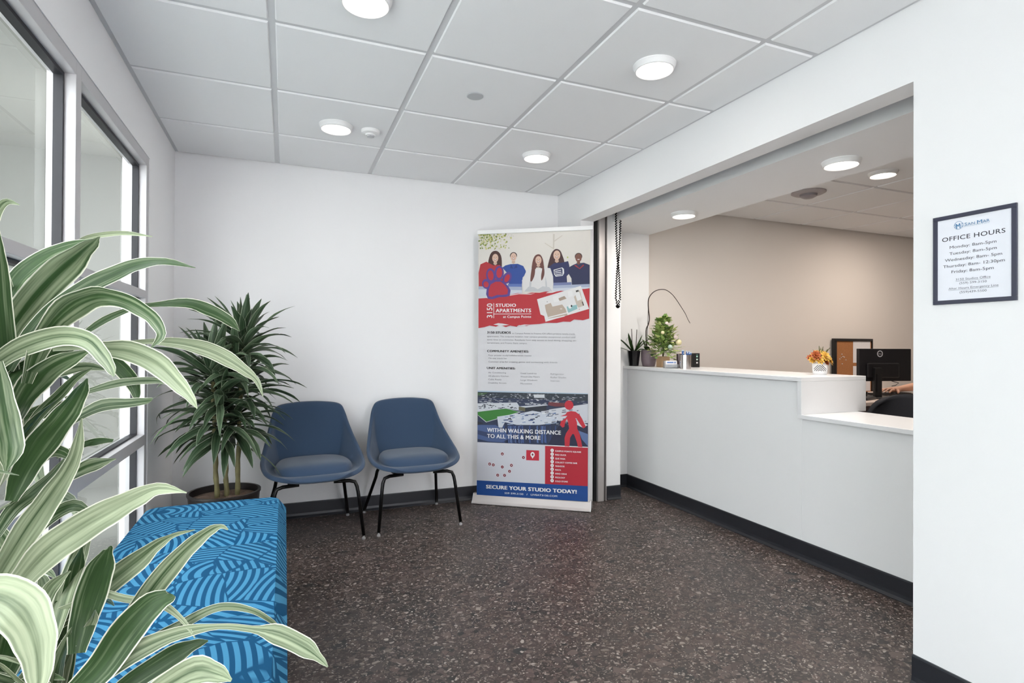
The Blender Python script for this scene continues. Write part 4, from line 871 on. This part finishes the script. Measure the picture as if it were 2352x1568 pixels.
for k, (t, x1) in enumerate([('CAMPUS POINTE SQUARE', 1260), ('MAD DUCK', 1098), ('QUE PASA', 1088), ('COLLECT COFFEE BAR', 1218), ('WAHOOS', 1080), ('MAYA', 1042), ('HINO OISHI', 1102), ('PIEOLOGY', 1086), ('COLD STONE', 1116)]):
    y = 776+k*41; c = c8(945, y); pr.ell(c, .0125, .0128, (250, 246, 248), 18); hw = .0010 if k == 0 else .003; pr.text(str(k+1), (c[0]-hw, c[1]-.0045), (c[0]+hw, c[1]-.0045), .009, (150, 26, 50), .02)
    pr.text(t, c8(978, y+14), c8(x1, y+14+(x1-978)*.045), cq(0, 16), (250, 240, 244), .025)
pr.text('SECURE YOUR STUDIO TODAY!', c8(226, 1188), c8(1213, 1246), cq(0, 40), (252, 252, 254), .032)
pr.text('559 599.3150   /   LIVEAT3150.COM', c8(428, 1248), c8(1000, 1283), cq(0, 19), (240, 246, 252), .01)
pr.build('printed_graphic', M['print'], rb)
# ------------------------------------------------------------------ office hours notice on the right wall
sx = XR; sg = thing('office_hours_notice', 'dark framed office hours notice on the right wall', 'sign', (sx, 1.1125, 1.4825))
b = MB(); y0, y1, z0, z1 = -.1185, .1185, -.149, .149; w = .0135
for (a, c, d, e) in ((y0, y1, z1-w, z1), (y0, y1, z0, z0+w), (y0, y0+w, z0+w, z1-w), (y1-w, y1, z0+w, z1-w)): b.box(-.008, -.0005, a, c, d, e)
b.build('frame', mat('dark_slate_frame', (52, 54, 74), .35, noise=.12, nscale=8), sg, bevel=.0008)
b = MB(); b.box(-.004, -.0006, y0+w, y1-w, z0+w, z1-w); b.build('paper', M['paper'], sg)
ps = Print((-.0042, .1185, .149), (0, -1, 0), (0, 0, 1), (-1, 0, 0), .00003)
def cs_(x, y):
    p = at(2120+x/5.806, 450+y/5.806, 0, XR-.005); return (1.1125+.1185-p.y, p.z-1.4825-.149)
ps.rect(w, -.298+w, .237-w, -w, (238, 240, 248))
cap = lambda x, y0, y1: abs(cs_(x, y0)[1]-cs_(x, y1)[1])
def tx(t, x0, y0_, x1, y1_, h, rgb=(48, 50, 62), bold=0):
    ps.text(t, cs_(x0, y0_), cs_(x1, y1_), h, rgb, bold)
tx('OFFICE HOURS', 253, 617, 1098, 484, .0150, (40, 42, 54), .006)
tx('Monday: 8am-5pm', 355, 706, 978, 618, .0098); tx('Tuesday: 8am-5pm', 350, 790, 982, 704, .0098); tx('Wednesday: 8am- 5pm', 292, 880, 1054, 782, .0098)
tx('Thursday: 8am- 12:30pm', 268, 964, 1090, 868, .0098); tx('Friday: 8am-5pm', 380, 1030, 942, 972, .0098)
g2 = (96, 98, 112)
tx('3150 Studios Office', 436, 1128, 900, 1086, .0073, g2); tx('(559) 599-3150', 486, 1176, 848, 1148, .0073, g2); tx('After Hours Emergency Line', 340, 1252, 1006, 1198, .0073, g2); tx('(559)439-5500', 488, 1296, 848, 1270, .0073, g2)
for (x0, y0_, x1, y1_) in ((436, 1136, 900, 1094), (340, 1260, 1006, 1206)):
    a = cs_(x0, y0_); c = cs_(x1, y1_); ps.poly([a, c, (c[0], c[1]-.0007), (a[0], a[1]-.0007)], g2)
BL = (74, 130, 176)
tx('S', 556, 398, 588, 392, .0105, BL, .004); tx('AN', 594, 390, 692, 372, .0085, BL, .004); tx('M', 722, 372, 792, 358, .0120, BL, .004); tx('AR', 800, 356, 892, 336, .0090, BL, .004)
tx('PROPERTIES', 556, 412, 890, 358, .0032, (190, 206, 222))
c = cs_(476, 391); ps.ell(c, .0132, .0132, BL, 36); ps.ell(c, .0120, .0120, (238, 240, 248), 36)
tx('S', 420, 425, 446, 420, .013, BL, .0); tx('M', 446, 440, 505, 425, .017, BL, .02); tx('C', 508, 410, 540, 404, .012, BL, .0)
ps.build('printed_text', M['print'], sg)
# ------------------------------------------------------------------ things on the counter
CZ = 1.018
def cpos(u, y): p = at(u, 784, 1, y); return V((p.x, y, CZ))
def px_m(u, y):                                         # metres per pixel at that spot
    p = at(u, 784, 1, y); return (p-V((0, 0, H))).dot(CF)/FPX
# orchid in a black square-sided pot
def strap(mb, base, az, L, w, el, droop, var=.5, seed=0):
    r_ = random.Random(seed); el = radians(el); cur = V((cos(az)*cos(el), sin(az)*cos(el), sin(el))); p = V(base); pts = [p.copy()]; s0 = V((-sin(az), cos(az), 0))
    for k in range(6): cur = (cur+V((0, 0, -droop*(.3+k*.3)))).normalized(); p = p+cur*(L/6); pts.append(p.copy())
    leaf(mb, pts, [w*.5, w*.8, w, w, w*.9, w*.6, w*.05], lambda P_, T_, s0=s0: s0.cross(T_), .18, (var, .1), 2)
M['orch'] = mat('orchid_leaf', (46, 74, 30), .4, noise=.3, nscale=20)
M['stalk'] = mat('flower_stalk', (44, 28, 24), .5)
p = V((2.705, 3.945, CZ)); o1 = thing('potted_orchid', 'spiky orchid without flowers in a shiny black pot at the far counter end', 'potted plant', p)
b = MB(); b.lathe([(.040, 0), (.056, .125), (.058, .128), (.054, .128), (.050, .11), (.002, .11)], n=8); b.build('pot', mat('gloss_black_pot', (16, 16, 18), .18), o1, bevel=.002)
b = MB()
for k, (az, L, el, dr) in enumerate([(-.35, .21, 50, .10), (3.2, .20, 48, .10), (-.1, .15, 66, .05), (3.5, .16, 66, .02), (-1.4, .13, 55, .1), (2.6, .20, 28, .10), (.1, .12, 20, .1)]): strap(b, (0, 0, .11), az, L*1.15, .032, el, dr, seed=k)
b.build('leaves', M['orch'], o1, smooth=True)
b = MB(); b.tube([(-.015, 0, .11), (-.018, 0, .25), (-.022, 0, .31)], .003, 6); b.tube([(.02, 0, .11), (.026, 0, .25), (.03, 0, .305)], .003, 6)
b.tube([(-.02, 0, .2), (-.04, -.01, .23), (-.07, -.01, .235), (-.085, -.01, .21)], .0012, 5); b.build('flower_stalk', M['stalk'], o1, smooth=True)
p = V((2.812, 3.885, CZ)); o2 = thing('potted_orchid', 'orchid with a tall bare arching stalk in a mauve textured pot', 'potted plant', p)
b = MB(); b.lathe([(.050, 0), (.062, .05), (.064, .115), (.060, .135), (.055, .135), (.052, .11), (.002, .11)], n=28)
M['mauve'] = mat('mauve_textured_pot', (132, 116, 124), .5, noise=.12, nscale=40, bump=.6, bscale=60); b.build('pot', M['mauve'], o2, smooth='auto')
b = MB()
for k, (az, L, el, dr) in enumerate([(2.9, .13, 40, .30), (3.7, .12, 60, .3), (2.2, .12, 70, .1), (.2, .11, 30, .2), (-1.7, .10, 20, .4)]): strap(b, (0, 0, .12), az, L, .05, el, dr, seed=k+10)
b.build('leaves', M['orch'], o2, smooth=True)
def kx(u, v, y): q = at(u, v, 1, y); return V((q.x-p.x, q.y-p.y, q.z-p.z))
st = [(1484, 760), (1489, 745), (1491.5, 730), (1489, 705), (1489.5, 688), (1494, 678), (1502, 670), (1512, 665.5), (1524, 664.5), (1534, 668), (1545, 677), (1555, 690), (1566, 707), (1574, 720), (1580, 733), (1585, 742)]
sp_ = catmull([V((-.02, 0, .11))]+[kx(u, v, 3.87-.012*i) for i, (u, v) in enumerate(st)], 4, False)
b = MB(); b.tube(sp_, [.0048-.0028*i/len(sp_) for i in range(len(sp_))], 8)
b.tube([(-.018, 0, .1), kx(1489, 700, 3.87)], .0022, 6); b.build('flower_stalk', M['stalk'], o2, smooth=True)
# small artificial tree in a kraft block pot
p = cpos(1523, 3.70); tr = thing('tabletop_tree', 'small artificial green tree with pastel balls in a kraft paper block', 'decorative tree', p)
b = MB(); b.box(-.040, .040, -.036, .036, 0, .085); b.build('box_pot', M['kraft'], tr, bevel=.004)
b = MB(); b.tube([(0, 0, .08), (.004, 0, .25), (.01, 0, .40)], [.006, .005, .003], 8); b.build('trunk', mat('tree_trunk', (70, 60, 40), .8), tr, smooth=True)
r_ = random.Random(4); b = MB()
for k in range(210):
    f = k/209; z = .10+.29*f; az = k*2.4; R = (.132*(1-f)**.75+.022); p0 = V((.004, 0, z)); L = R*r_.uniform(.6, 1.1)
    d = V((cos(az), sin(az), r_.uniform(-.4, 1.0)-.1)).normalized(); side = d.cross(V((0, 0, 1))).normalized()
    tip = p0+d*L
    c = r_.choice([0, 1, 2])
    for j in range(4):
        q = p0.lerp(tip, .45+.18*j); dd = (d+side*r_.uniform(-.8, .8)+V((0, 0, r_.uniform(-.2, .5)))).normalized(); l = .042*r_.uniform(.6, 1.25); s2 = dd.cross(V((r_.uniform(-.3, .3), r_.uniform(-.3, .3), 1))).normalized()*.015
        b.add([q, q+dd*l*.5+s2, q+dd*l, q+dd*l*.5-s2+V((0, 0, .004))], [(0, 1, 2), (0, 2, 3)], c)
    b.tube([p0, tip], .0015, 4, 1)
b.build('foliage', [mat('tree_green', (150, 172, 96), .7), mat('tree_deep_green', (104, 136, 66), .7), mat('tree_pale_green', (200, 208, 140), .7)], tr)
M['ball1'] = mat('pastel_pink_ball', (226, 206, 204), .35); M['ball2'] = mat('pastel_mint_ball', (196, 216, 204), .35); M['ball3'] = mat('cream_ball', (232, 218, 176), .4)
for (u, v, r, m) in ((1520, 742, .016, 'ball1'), (1533, 773, .017, 'ball1'), (1540, 785, .024, 'ball3'), (1521, 795, .018, 'ball2'), (1545, 811, .016, 'ball1'), (1504, 763, .014, 'ball3')):
    q = at(u, v, 1, 3.70); b = MB(); b.ball((q.x-p.x, -.10 if v > 760 else -.06, q.z-p.z-.004), r, 16, 10, sz=1); b.build('ornament', M[m], tr, smooth=True)
# business card holder
p = cpos(1541, 3.47); p.z = CZ; ch_ = thing('card_holder', 'clear holder with a stack of white business cards on the counter', 'card holder', p, radians(-12))
gl = mat('clear_acrylic', (225, 230, 235), .1); gl.node_tree.nodes['Principled BSDF'].inputs['Transmission Weight'].default_value = .85
b = MB(); b.box(-.052, .052, -.025, .022, 0, .004); b.box(-.052, .052, -.025, -.022, 0, .030); b.box(-.052, .052, .018, .022, 0, .055); b.build('tray', gl, ch_)
b = MB(); b.box(-.0445, .0445, -.018, .010, .004, .056); b.xf(Matrix.Rotation(radians(-8), 4, 'X')); b.build('cards', M['paper'], ch_, bevel=.0006)
pc = Print((-.0445, -.0185, 0), (1, 0, 0), (0, -.139*-1, .99), (0, -1, 0), .0002); pc.rect(.008, .040, .060, .050, (96, 128, 190)); pc.rect(.008, .026, .050, .029, (176, 182, 204)); pc.rect(.008, .018, .044, .021, (176, 182, 204)); pc.rect(.066, .040, .078, .050, (120, 146, 200))
pc.build('card_printing', M['print'], ch_)
# steel pen cups
def cup(u, y, r, h, label, m, pens):
    p = cpos(u, y); t = thing('pen_cup', label, 'pen cup', p)
    b = MB(); b.lathe([(r, 0), (r, h), (r*.94, h), (r*.93, .006), (.002, .006)], n=32, caps=False); b.lathe([(r, 0), (.002, 0)], n=32, caps=False); b.build('cup', m, t, smooth='auto'); return t, p
M['steel'] = mat('polished_steel', (200, 196, 196), .16, .95)
pc1, pp = cup(1574.5, 3.36, .040, .104, 'shiny steel cup of blue pens at the front of the counter', M['steel'], 8)
r_ = random.Random(8)
M['penblue'] = mat('pen_blue', (62, 98, 160), .35); M['pencap'] = mat('pen_pale_tip', (190, 206, 226), .35)
for k in range(9):
    a = k*2.4; r = .014+.012*(k % 2); q = V((pp.x+r*cos(a)*.5, pp.y+r*sin(a)*.5, pp.z+.012)); e = V((pp.x+.034*cos(a)+.012, pp.y+.03*sin(a), pp.z+.118+.022*r_.random()))
    t = thing('pen', 'blue pen standing in the steel cup', 'pen', q, 0, 'blue pens in the steel cup'); d = e-q
    b = MB(); b.tube([V((0, 0, 0)), d*.93], .0052, 8); b.build('barrel', M['penblue'], t, smooth='auto'); b = MB(); b.tube([d*.93, d*.985, d], [.0048, .0044, .002], 8); b.build('cap', M['pencap'], t, smooth='auto')
cup(1560.5, 3.52, .022, .108, 'slim dark metal cup between the tree and the steel cup', mat('dark_steel', (92, 80, 82), .22, .8), 0)
p = cpos(1597, 3.60); bx = thing('black_box', 'small upright black box with pale square icons behind the pens', 'box', p, radians(-14))
b = MB(); b.box(-.030, .030, -.016, .016, 0, .112); b.build('carton', M['black'], bx, bevel=.001)
pk = Print((-.030, -.0165, 0), (1, 0, 0), (0, 0, 1), (0, -1, 0), .0002)
for z, c in ((.080, (150, 190, 176)), (.056, (186, 206, 196)), (.030, (206, 202, 204))): pk.rect(.030, z, .044, z+.012, c)
pk.rect(.028, .098, .046, .101, (110, 160, 150)); pk.build('printed_icons', M['print'], bx)
# flower arrangement in a chevron pot
p = V((3.028, 2.45, CZ)); fv = thing('flower_arrangement', 'yellow and rust artificial flowers in a white pot with black chevrons', 'flower arrangement', p)
PS = .76; b = MB(); b.lathe([(.044*PS, 0), (.052*PS, .010), (.056*PS, .035), (.056*PS, .064), (.053*PS, .068), (.049*PS, .068), (.049*PS, .05), (.002, .05)], n=40); b.build('pot', M['counter'], fv, smooth='auto')
cv = MB()
def on_pot(a, z, off=.0006): r = .0563+off if z > .03 else .0445+(.0563-.0445)*z/.03+off; return V((r*PS*cos(a), r*PS*sin(a), z))
for k in range(5):
    for s in (-1, 1):
        for c0 in (-2.46,):
            z0 = .008+k*.012
            prev = None
            for j in range(8):
                a0 = c0+s*j*.11; a1 = c0+s*(j+1)*.11; za = z0+.010-j*.0045*1.0; zb = za-.0045
                za += .0; 
                if zb < .006 or za > .058: continue
                cv.add([on_pot(a0, za), on_pot(a1, zb), on_pot(a1, zb+.0045), on_pot(a0, za+.0045)], [(0, 1, 2, 3), (3, 2, 1, 0)])
cv.build('chevron_pattern', M['black'], fv)
r_ = random.Random(12); b = MB()
fm = [mat('petal_yellow', (226, 182, 84), .6), mat('petal_rust', (168, 86, 42), .6), mat('petal_gold', (208, 158, 60), .6), mat('petal_leaf', (78, 80, 40), .6)]
def flower(c, r, mi, nrm, n=8):
    nrm = V(nrm).normalized(); e1 = nrm.orthogonal().normalized(); e2 = nrm.cross(e1)
    for ring, (rr, lift) in enumerate(((1, .0), (.7, .35), (.4, .5))):
        for k in range(n):
            a = 2*pi*k/n+ring*.4; d = e1*cos(a)+e2*sin(a); s = (nrm.cross(d))*r*rr*.36
            q = V(c); b.add([q, q+d*r*rr*.55+s+nrm*r*lift*.6, q+d*r*rr+nrm*r*lift, q+d*r*rr*.55-s+nrm*r*lift*.6], [(0, 1, 2, 3)], mi)
for (x, y, z, r, mi) in ((-.062, -.02, .118, .040, 1), (-.045, -.035, .092, .036, 0), (.0, -.045, .112, .042, 0), (.045, -.03, .095, .040, 2), (.012, -.04, .078, .028, 1), (-.02, .0, .13, .03, 2), (.068, -.01, .10, .036, 0), (.06, -.035, .078, .03, 2),
                         (-.075, 0, .09, .028, 2), (.03, .0, .13, .03, 0), (0, .04, .11, .04, 2), (-.04, .04, .10, .035, 1), (.05, .04, .10, .035, 0)):
    flower((x, y, z), r, mi, (x*6, y*4-.5, .5))
for k in range(16):
    a = r_.uniform(0, 2*pi); l = r_.uniform(.05, .10); d = V((cos(a)*.8, sin(a)*.8, r_.uniform(.2, 1.4))).normalized(); q = V((0, 0, .085)); s = d.cross(V((0, 0, 1))).normalized()*.007
    b.add([q, q+d*l*.6+s, q+d*l, q+d*l*.6-s], [(0, 1, 2, 3)], 3)
for (x, z) in ((.10, .165), (.075, .155), (-.01, .175), (.03, .17)): b.tube([(0, 0, .07), (x*.6, 0, .07+(z-.07)*.7), (x, 0, z)], [.003, .004, .002], 5, 3)
b.xf(Matrix.Diagonal((.86, .86, 1, 1))); b.build('flowers', fm, fv)
# ------------------------------------------------------------------ office behind the counter
# cork board leaning on the back wall, on a low cabinet
cb = thing('cork_board', 'black framed cork board with pinned papers at the back of the office', 'notice board', (5.52, 4.085, 0))
b = MB(); x0, x1, z0, z1 = -.29, .29, .60, 1.272; w = .026
for (a, c, d, e) in ((x0, x1, z1-w, z1), (x0, x1, z0, z0+w), (x0, x0+w+.01, z0+w, z1-w), (x1-.012, x1, z0+w, z1-w)): b.box(a, c, -.02, .012, d, e)
b.build('frame', M['black'], cb)
b = MB(); b.box(x0+w, x1-.012, -.008, .011, z0+w, z1-w); b.build('cork_panel', M['cork'], cb)
b = MB(); b.box(.0, .262, -.0105, -.0085, 1.02, 1.245); b.box(.0, .262, -.0105, -.0085, .72, .985); b.build('pinned_paper', M['paper'], cb)
for (x, z) in ((-.17, 1.11), (-.155, 1.085), (-.18, 1.075), (-.135, 1.08), (-.11, 1.05), (-.165, 1.01), (.13, 1.23), (-.2, 1.06)):
    b = MB(); b.ball((x, -.012, z), .005, 8, 5); b.build('push_pin', M['paper'], cb)
cab = thing('low_cabinet', 'low cabinet under the cork board in the office', 'cabinet', (5.5, 3.86, 0))
b = MB(); b.box(-.5, .62, -.18, .22, 0, .58); b.box(-.52, .64, -.2, .23, .58, .60); b.build('body', M['desk'], cab, bevel=.003)
for x in (-.49, .07):
    b = MB(); b.box(x, x+.54, -.198, -.181, .06, .56); d_ = b.build('door', mat('cabinet_door', (190, 172, 164), .5), cab, bevel=.002); b = MB(); b.box(x+.25, x+.31, -.212, -.199, .50, .51); b.build('handle', M['chrome'], d_)
# desk
dk = thing('office_desk', 'pinkish beige office desk under the monitor', 'desk', (4.65, 3.2, 0)); DZ = .765
b = MB(); b.box(-.75, .62, -.28, .42, DZ-.03, DZ); b.build('desktop', M['desk'], dk, bevel=.003)
b = MB(); b.box(-.70, .57, -.20, -.18, .25, DZ-.03); b.build('modesty_panel', mat('panel_grey_mauve', (140, 122, 126), .6), dk)
for x in (-.72, .56):
    b = MB(); b.box(x, x+.03, -.25, .40, 0, DZ-.031); b.build('side_panel', M['desk'], dk, bevel=.002)
# monitor seen from behind
mo = thing('computer_monitor', 'black computer monitor seen from behind on the office desk', 'monitor', (4.64, 3.15, DZ), radians(-13))
b = MB(); vs = []
b.box(-.244, .248, -.010, .022, .138, .408); b.build('display', mat('monitor_back_black', (20, 19, 24), .55, bump=.2, bscale=700), mo, bevel=.004)
b = MB(); b.box(-.18, .12, -.030, -.0102, .165, .29); b.build('rear_bulge', mat('monitor_plastic', (18, 17, 21), .5), mo, bevel=.01)
b = MB(); b.box(-.24, .24, .0222, .0228, .15, .398); b.build('screen', mat('screen_glass', (60, 66, 78), .15), mo)
b = MB(); b.box(-.135, -.070, -.055, -.031, .008, .25); b.box(-.12, -.085, -.06, -.056, .05, .20); b.build('stand_neck', M['black'], mo, bevel=.004)
b = MB(); b.box(-.22, .05, -.12, .09, 0, .012); b.xf(Matrix.Rotation(0, 4, 'Z')); b.build('stand_foot', M['black'], mo, bevel=.004)
b = MB(); cx_, cz = -.05, .366
n = 40; vs = []
for i in range(n):
    a = 2*pi*i/n; vs += [(cx_+.027*cos(a), -.0108, cz+.027*sin(a)), (cx_+.0205*cos(a), -.0108, cz+.0205*sin(a))]
b.add(vs, [(2*i, 2*((i+1) % n), 2*((i+1) % n)+1, 2*i+1) for i in range(n)])
vs2, tr2, w2, ch2 = text_tris('DELL', .03); s_ = .033/w2; b.add([(cx_-.0165+x*s_, -.0109, cz-.0055+y*s_*.9) for x, y in vs2], tr2); b.build('emblem', mat('emblem_silver', (214, 214, 218), .4), mo)['label'] = 'round silver emblem'
b = MB(); b.tube([(.05, -.02, .14), (.09, -.05, .125), (.05, -.06, .105), (.02, -.055, .10)], .003, 6); b.build('cable', M['black'], mo, smooth=True)
# keyboard, mouse and a dark document tray
kb = thing('keyboard', 'thin black keyboard on the office desk by the hand', 'keyboard', (4.93, 3.30, DZ), radians(-6))
b = MB(); b.box(-.20, .20, -.06, .06, 0, .016); b.build('body', M['black'], kb, bevel=.004)
b = MB()
for i in range(15):
    for j in range(5): b.box(-.19+i*.0255, -.168+i*.0255, -.05+j*.02, -.034+j*.02, .0161, .021)
b.build('keys', mat('key_black', (34, 34, 38), .5), kb)
dv = thing('desk_phone', 'black desk telephone beside the monitor stand', 'telephone', (4.30, 3.12, DZ), radians(15))
b = MB(); b.add([(-.09, -.09, 0), (.09, -.09, 0), (.09, .09, 0), (-.09, .09, 0), (-.09, -.09, .02), (.09, -.09, .02), (.09, .09, .07), (-.09, .09, .07)], [(0, 3, 2, 1), (4, 5, 6, 7), (0, 1, 5, 4), (1, 2, 6, 5), (2, 3, 7, 6), (3, 0, 4, 7)]); b.build('body', M['black'], dv, bevel=.004)
b = MB(); b.tube([(-.065, -.08, .05), (-.07, -.03, .06), (-.07, .04, .08), (-.065, .085, .088)], [.019, .013, .013, .019], 10); b.build('handset', M['blackmetal'], dv, smooth=True)
pd = thing('paper_sheets', 'white paper sheets on the office desk left of the monitor stand', 'paper', (4.50, 3.36, DZ), radians(20))
b = MB(); b.box(-.12, .10, -.11, .14, 0, .004); b.build('sheet', M['paper'], pd)
# task chair (its round back shows over the lower counter)
oc = thing('task_chair', 'black task chair with a rounded back behind the lower counter', 'office chair', (4.0, 2.55, 0), radians(-57))
b = MB(); vs = []; fs = []; nu, nv = 20, 14
for j in range(nv+1):
    for i in range(nu+1):
        u = -1+2*i/nu; v = -1+2*j/nv; sq = sqrt(max(0, 1-.5*v*v)); sp = sqrt(max(0, 1-.5*u*u)); x = .255*u*sq; z = .62+.225*v*sp
        vs.append((x, .21-.10*(u*u)+.03*v, z))
for j in range(nv):
    for i in range(nu): a = j*(nu+1)+i; fs.append((a, a+1, a+nu+2, a+nu+1))
b.add(vs, fs); b.build('backrest', mat('black_mesh_fabric', (30, 32, 40), .8, bump=.5, bscale=500), oc, smooth=True, solid=.035, soff=0)
b = MB(); b.lathe([(.20, .43), (.24, .45), (.245, .475), (.21, .495), (.002, .50)], n=32); b.build('seat', M['black'], oc, smooth='auto')
b = MB(); b.lathe([(.025, .10), (.025, .44)], n=16); b.tube([(0, .05, .44), (0, .19, .44), (0, .235, .52), (0, .235, .62)], .014, 8); b.build('post', M['blackmetal'], oc, smooth='auto')
for k in range(5):
    a = k*2*pi/5+.3; b = MB(); b.tube([(0, 0, .11), (.27*cos(a), .27*sin(a), .07)], [.02, .012], 8); b.build('base_arm', M['black'], oc, smooth='auto')
    b = MB(); b.lathe([(.026, -.012), (.026, .012)], n=16); b.xf(Matrix.Translation((.27*cos(a), .27*sin(a), .027)) @ Matrix.Rotation(a, 4, 'Z') @ Matrix.Rotation(pi/2, 4, 'Y')); b.build('caster', M['black'], oc, smooth='auto')
# ------------------------------------------------------------------ seated person (only a forearm shows past the wall)
def skin_mesh(name, nodes, edges, parent, m, sub=2, root=0):
    me = bpy.data.meshes.new(name); me.from_pydata([n[0] for n in nodes], edges, []); me.materials.append(m)
    o = bpy.data.objects.new(name, me); COL.objects.link(o); o.parent = parent
    sk = o.modifiers.new('skin', 'SKIN'); sk.use_smooth_shade = True
    lay = me.skin_vertices[0] if me.skin_vertices else None
    if lay is None:
        bm = bmesh.new(); bm.from_mesh(me); bm.verts.layers.skin.verify(); bm.to_mesh(me); bm.free(); lay = me.skin_vertices[0]
    for i, n in enumerate(nodes):
        r = n[1]; lay.data[i].radius = (r, r) if not isinstance(r, tuple) else r
        lay.data[i].use_root = (i == root)
    q = o.modifiers.new('sub', 'SUBSURF'); q.levels = sub; q.render_levels = sub
    return o
pe = thing('person', 'person at the office desk reaching a bare forearm towards the keyboard', 'person', (5.62, 3.42, 0))
def L_(x, y, z): return V((x-5.62, y-3.42, z))
sh1, sh2 = L_(5.70, 3.29, 1.06), L_(5.86, 3.58, 1.10)
el1, wr1 = L_(5.38, 3.26, .85), L_(5.03, 3.29, .815)
nodes = [(L_(5.910, 3.42, .50), .13), (L_(5.890, 3.42, .68), .125), (L_(5.850, 3.41, .88), .14), (L_(5.820, 3.41, 1.04), .115), (L_(5.810, 3.41, 1.13), .06), (L_(5.800, 3.41, 1.19), .052), (L_(5.780, 3.41, 1.27), .078), (L_(5.780, 3.41, 1.36), .082), (L_(5.790, 3.41, 1.42), .05),
         (sh1, .058), (sh1.lerp(el1, .5), .047), (el1, .041), (el1.lerp(wr1, .4), .040), (wr1, .026), (L_(4.980, 3.295, .813), .026), (L_(4.940, 3.30, .808), .027),
         (sh2, .058), (L_(5.86, 3.62, .92), .046), (L_(5.84, 3.62, .80), .040), (L_(5.68, 3.55, .66), .028), (L_(5.60, 3.52, .63), .03),
         (L_(5.870, 3.33, .50), .085), (L_(5.370, 3.31, .52), .065), (L_(5.350, 3.30, .30), .05), (L_(5.370, 3.30, .07), .038), (L_(5.260, 3.30, .045), .036),
         (L_(5.870, 3.51, .50), .085), (L_(5.370, 3.53, .52), .065), (L_(5.350, 3.54, .30), .05), (L_(5.370, 3.54, .07), .038), (L_(5.260, 3.54, .045), .036)]
edges = [(0, 1), (1, 2), (2, 3), (3, 4), (4, 5), (5, 6), (6, 7), (7, 8), (3, 9), (9, 10), (10, 11), (11, 12), (12, 13), (13, 14), (14, 15), (3, 16), (16, 17), (17, 18), (18, 19), (19, 20), (0, 21), (21, 22), (22, 23), (23, 24), (24, 25), (0, 26), (26, 27), (27, 28), (28, 29), (29, 30)]
# fingers of the visible hand
hd = [(-.034, .0, 1.0), (-.012, .004, 1.1), (.011, .004, 1.03), (.031, .0, .85)]
for (dy, dz, l) in hd:
    k = len(nodes); a = L_(4.935, 3.30+dy, .812+dz); nodes += [(a, .0115), (a+V((-.036*l, dy*.25, .003)), .0088), (a+V((-.062*l, dy*.35, -.010)), .0078), (a+V((-.080*l, dy*.4, -.022)), .0066)]
    edges += [(15, k), (k, k+1), (k+1, k+2), (k+2, k+3)]
k = len(nodes); nodes += [(L_(4.980, 3.262, .805), .013), (L_(4.955, 3.238, .797), .0105), (L_(4.932, 3.228, .791), .0085)]; edges += [(14, k), (k, k+1), (k+1, k+2)]
skin_mesh('body', nodes, edges, pe, M['skin'])
cl = [(L_(5.910, 3.42, .50), .142), (L_(5.890, 3.42, .68), .138), (L_(5.850, 3.41, .88), .153), (L_(5.820, 3.41, 1.04), .128), (L_(5.810, 3.41, 1.11), .072), (sh1, .072), (sh1.lerp(el1, .45), .062), (sh2, .072), (sh2.lerp(L_(5.86, 3.62, .92), .6), .060)]
skin_mesh('shirt', cl, [(0, 1), (1, 2), (2, 3), (3, 4), (3, 5), (5, 6), (3, 7), (7, 8)], pe, mat('grey_shirt', (96, 92, 104), .85))
cl = [(L_(5.910, 3.42, .49), .148), (L_(5.870, 3.33, .50), .098), (L_(5.370, 3.31, .52), .078), (L_(5.350, 3.30, .30), .066), (L_(5.370, 3.30, .12), .056), (L_(5.870, 3.51, .50), .098), (L_(5.370, 3.53, .52), .078), (L_(5.350, 3.54, .30), .066), (L_(5.370, 3.54, .12), .056)]
skin_mesh('trousers', cl, [(0, 1), (1, 2), (2, 3), (3, 4), (0, 5), (5, 6), (6, 7), (7, 8)], pe, mat('dark_trousers', (46, 48, 58), .85))
b = MB(); b.ball(L_(5.805, 3.41, 1.375), .098, 20, 12, sz=1.12, sx=1.0, sy=.9); b.build('hair', mat('brown_hair', (64, 44, 34), .7, noise=.3, nscale=60), pe, smooth=True)
for s in (-1, 1):
    b = MB(); b.ball(L_(5.578, 3.41+s*.032, 1.335), .010, 10, 6); b.build('eye', mat('eye_dark', (40, 32, 30), .3), pe, smooth=True)
b = MB(); b.ball(L_(5.692, 3.41, 1.305), .014, 10, 6, sz=1.5); b.build('nose', M['skin'], pe, smooth=True); b = MB(); b.ball(L_(5.702, 3.41, 1.262), .016, 12, 6, sz=.4, sy=1.6, sx=.6); b.build('mouth', mat('lips', (176, 96, 92), .5), pe, smooth=True)
oc2 = thing('task_chair', 'black task chair under the person at the desk', 'office chair', (5.94, 3.42, 0), radians(-90))
b = MB(); b.lathe([(.22, .30), (.24, .32), (.24, .35), (.20, .365), (.002, .37)], n=32); b.build('seat', M['black'], oc2, smooth='auto')
b = MB(); b.lathe([(.03, .02), (.03, .30)], n=16); b.lathe([(.26, .0), (.26, .02), (.04, .05)], n=5); b.build('post', M['black'], oc2, smooth='auto')
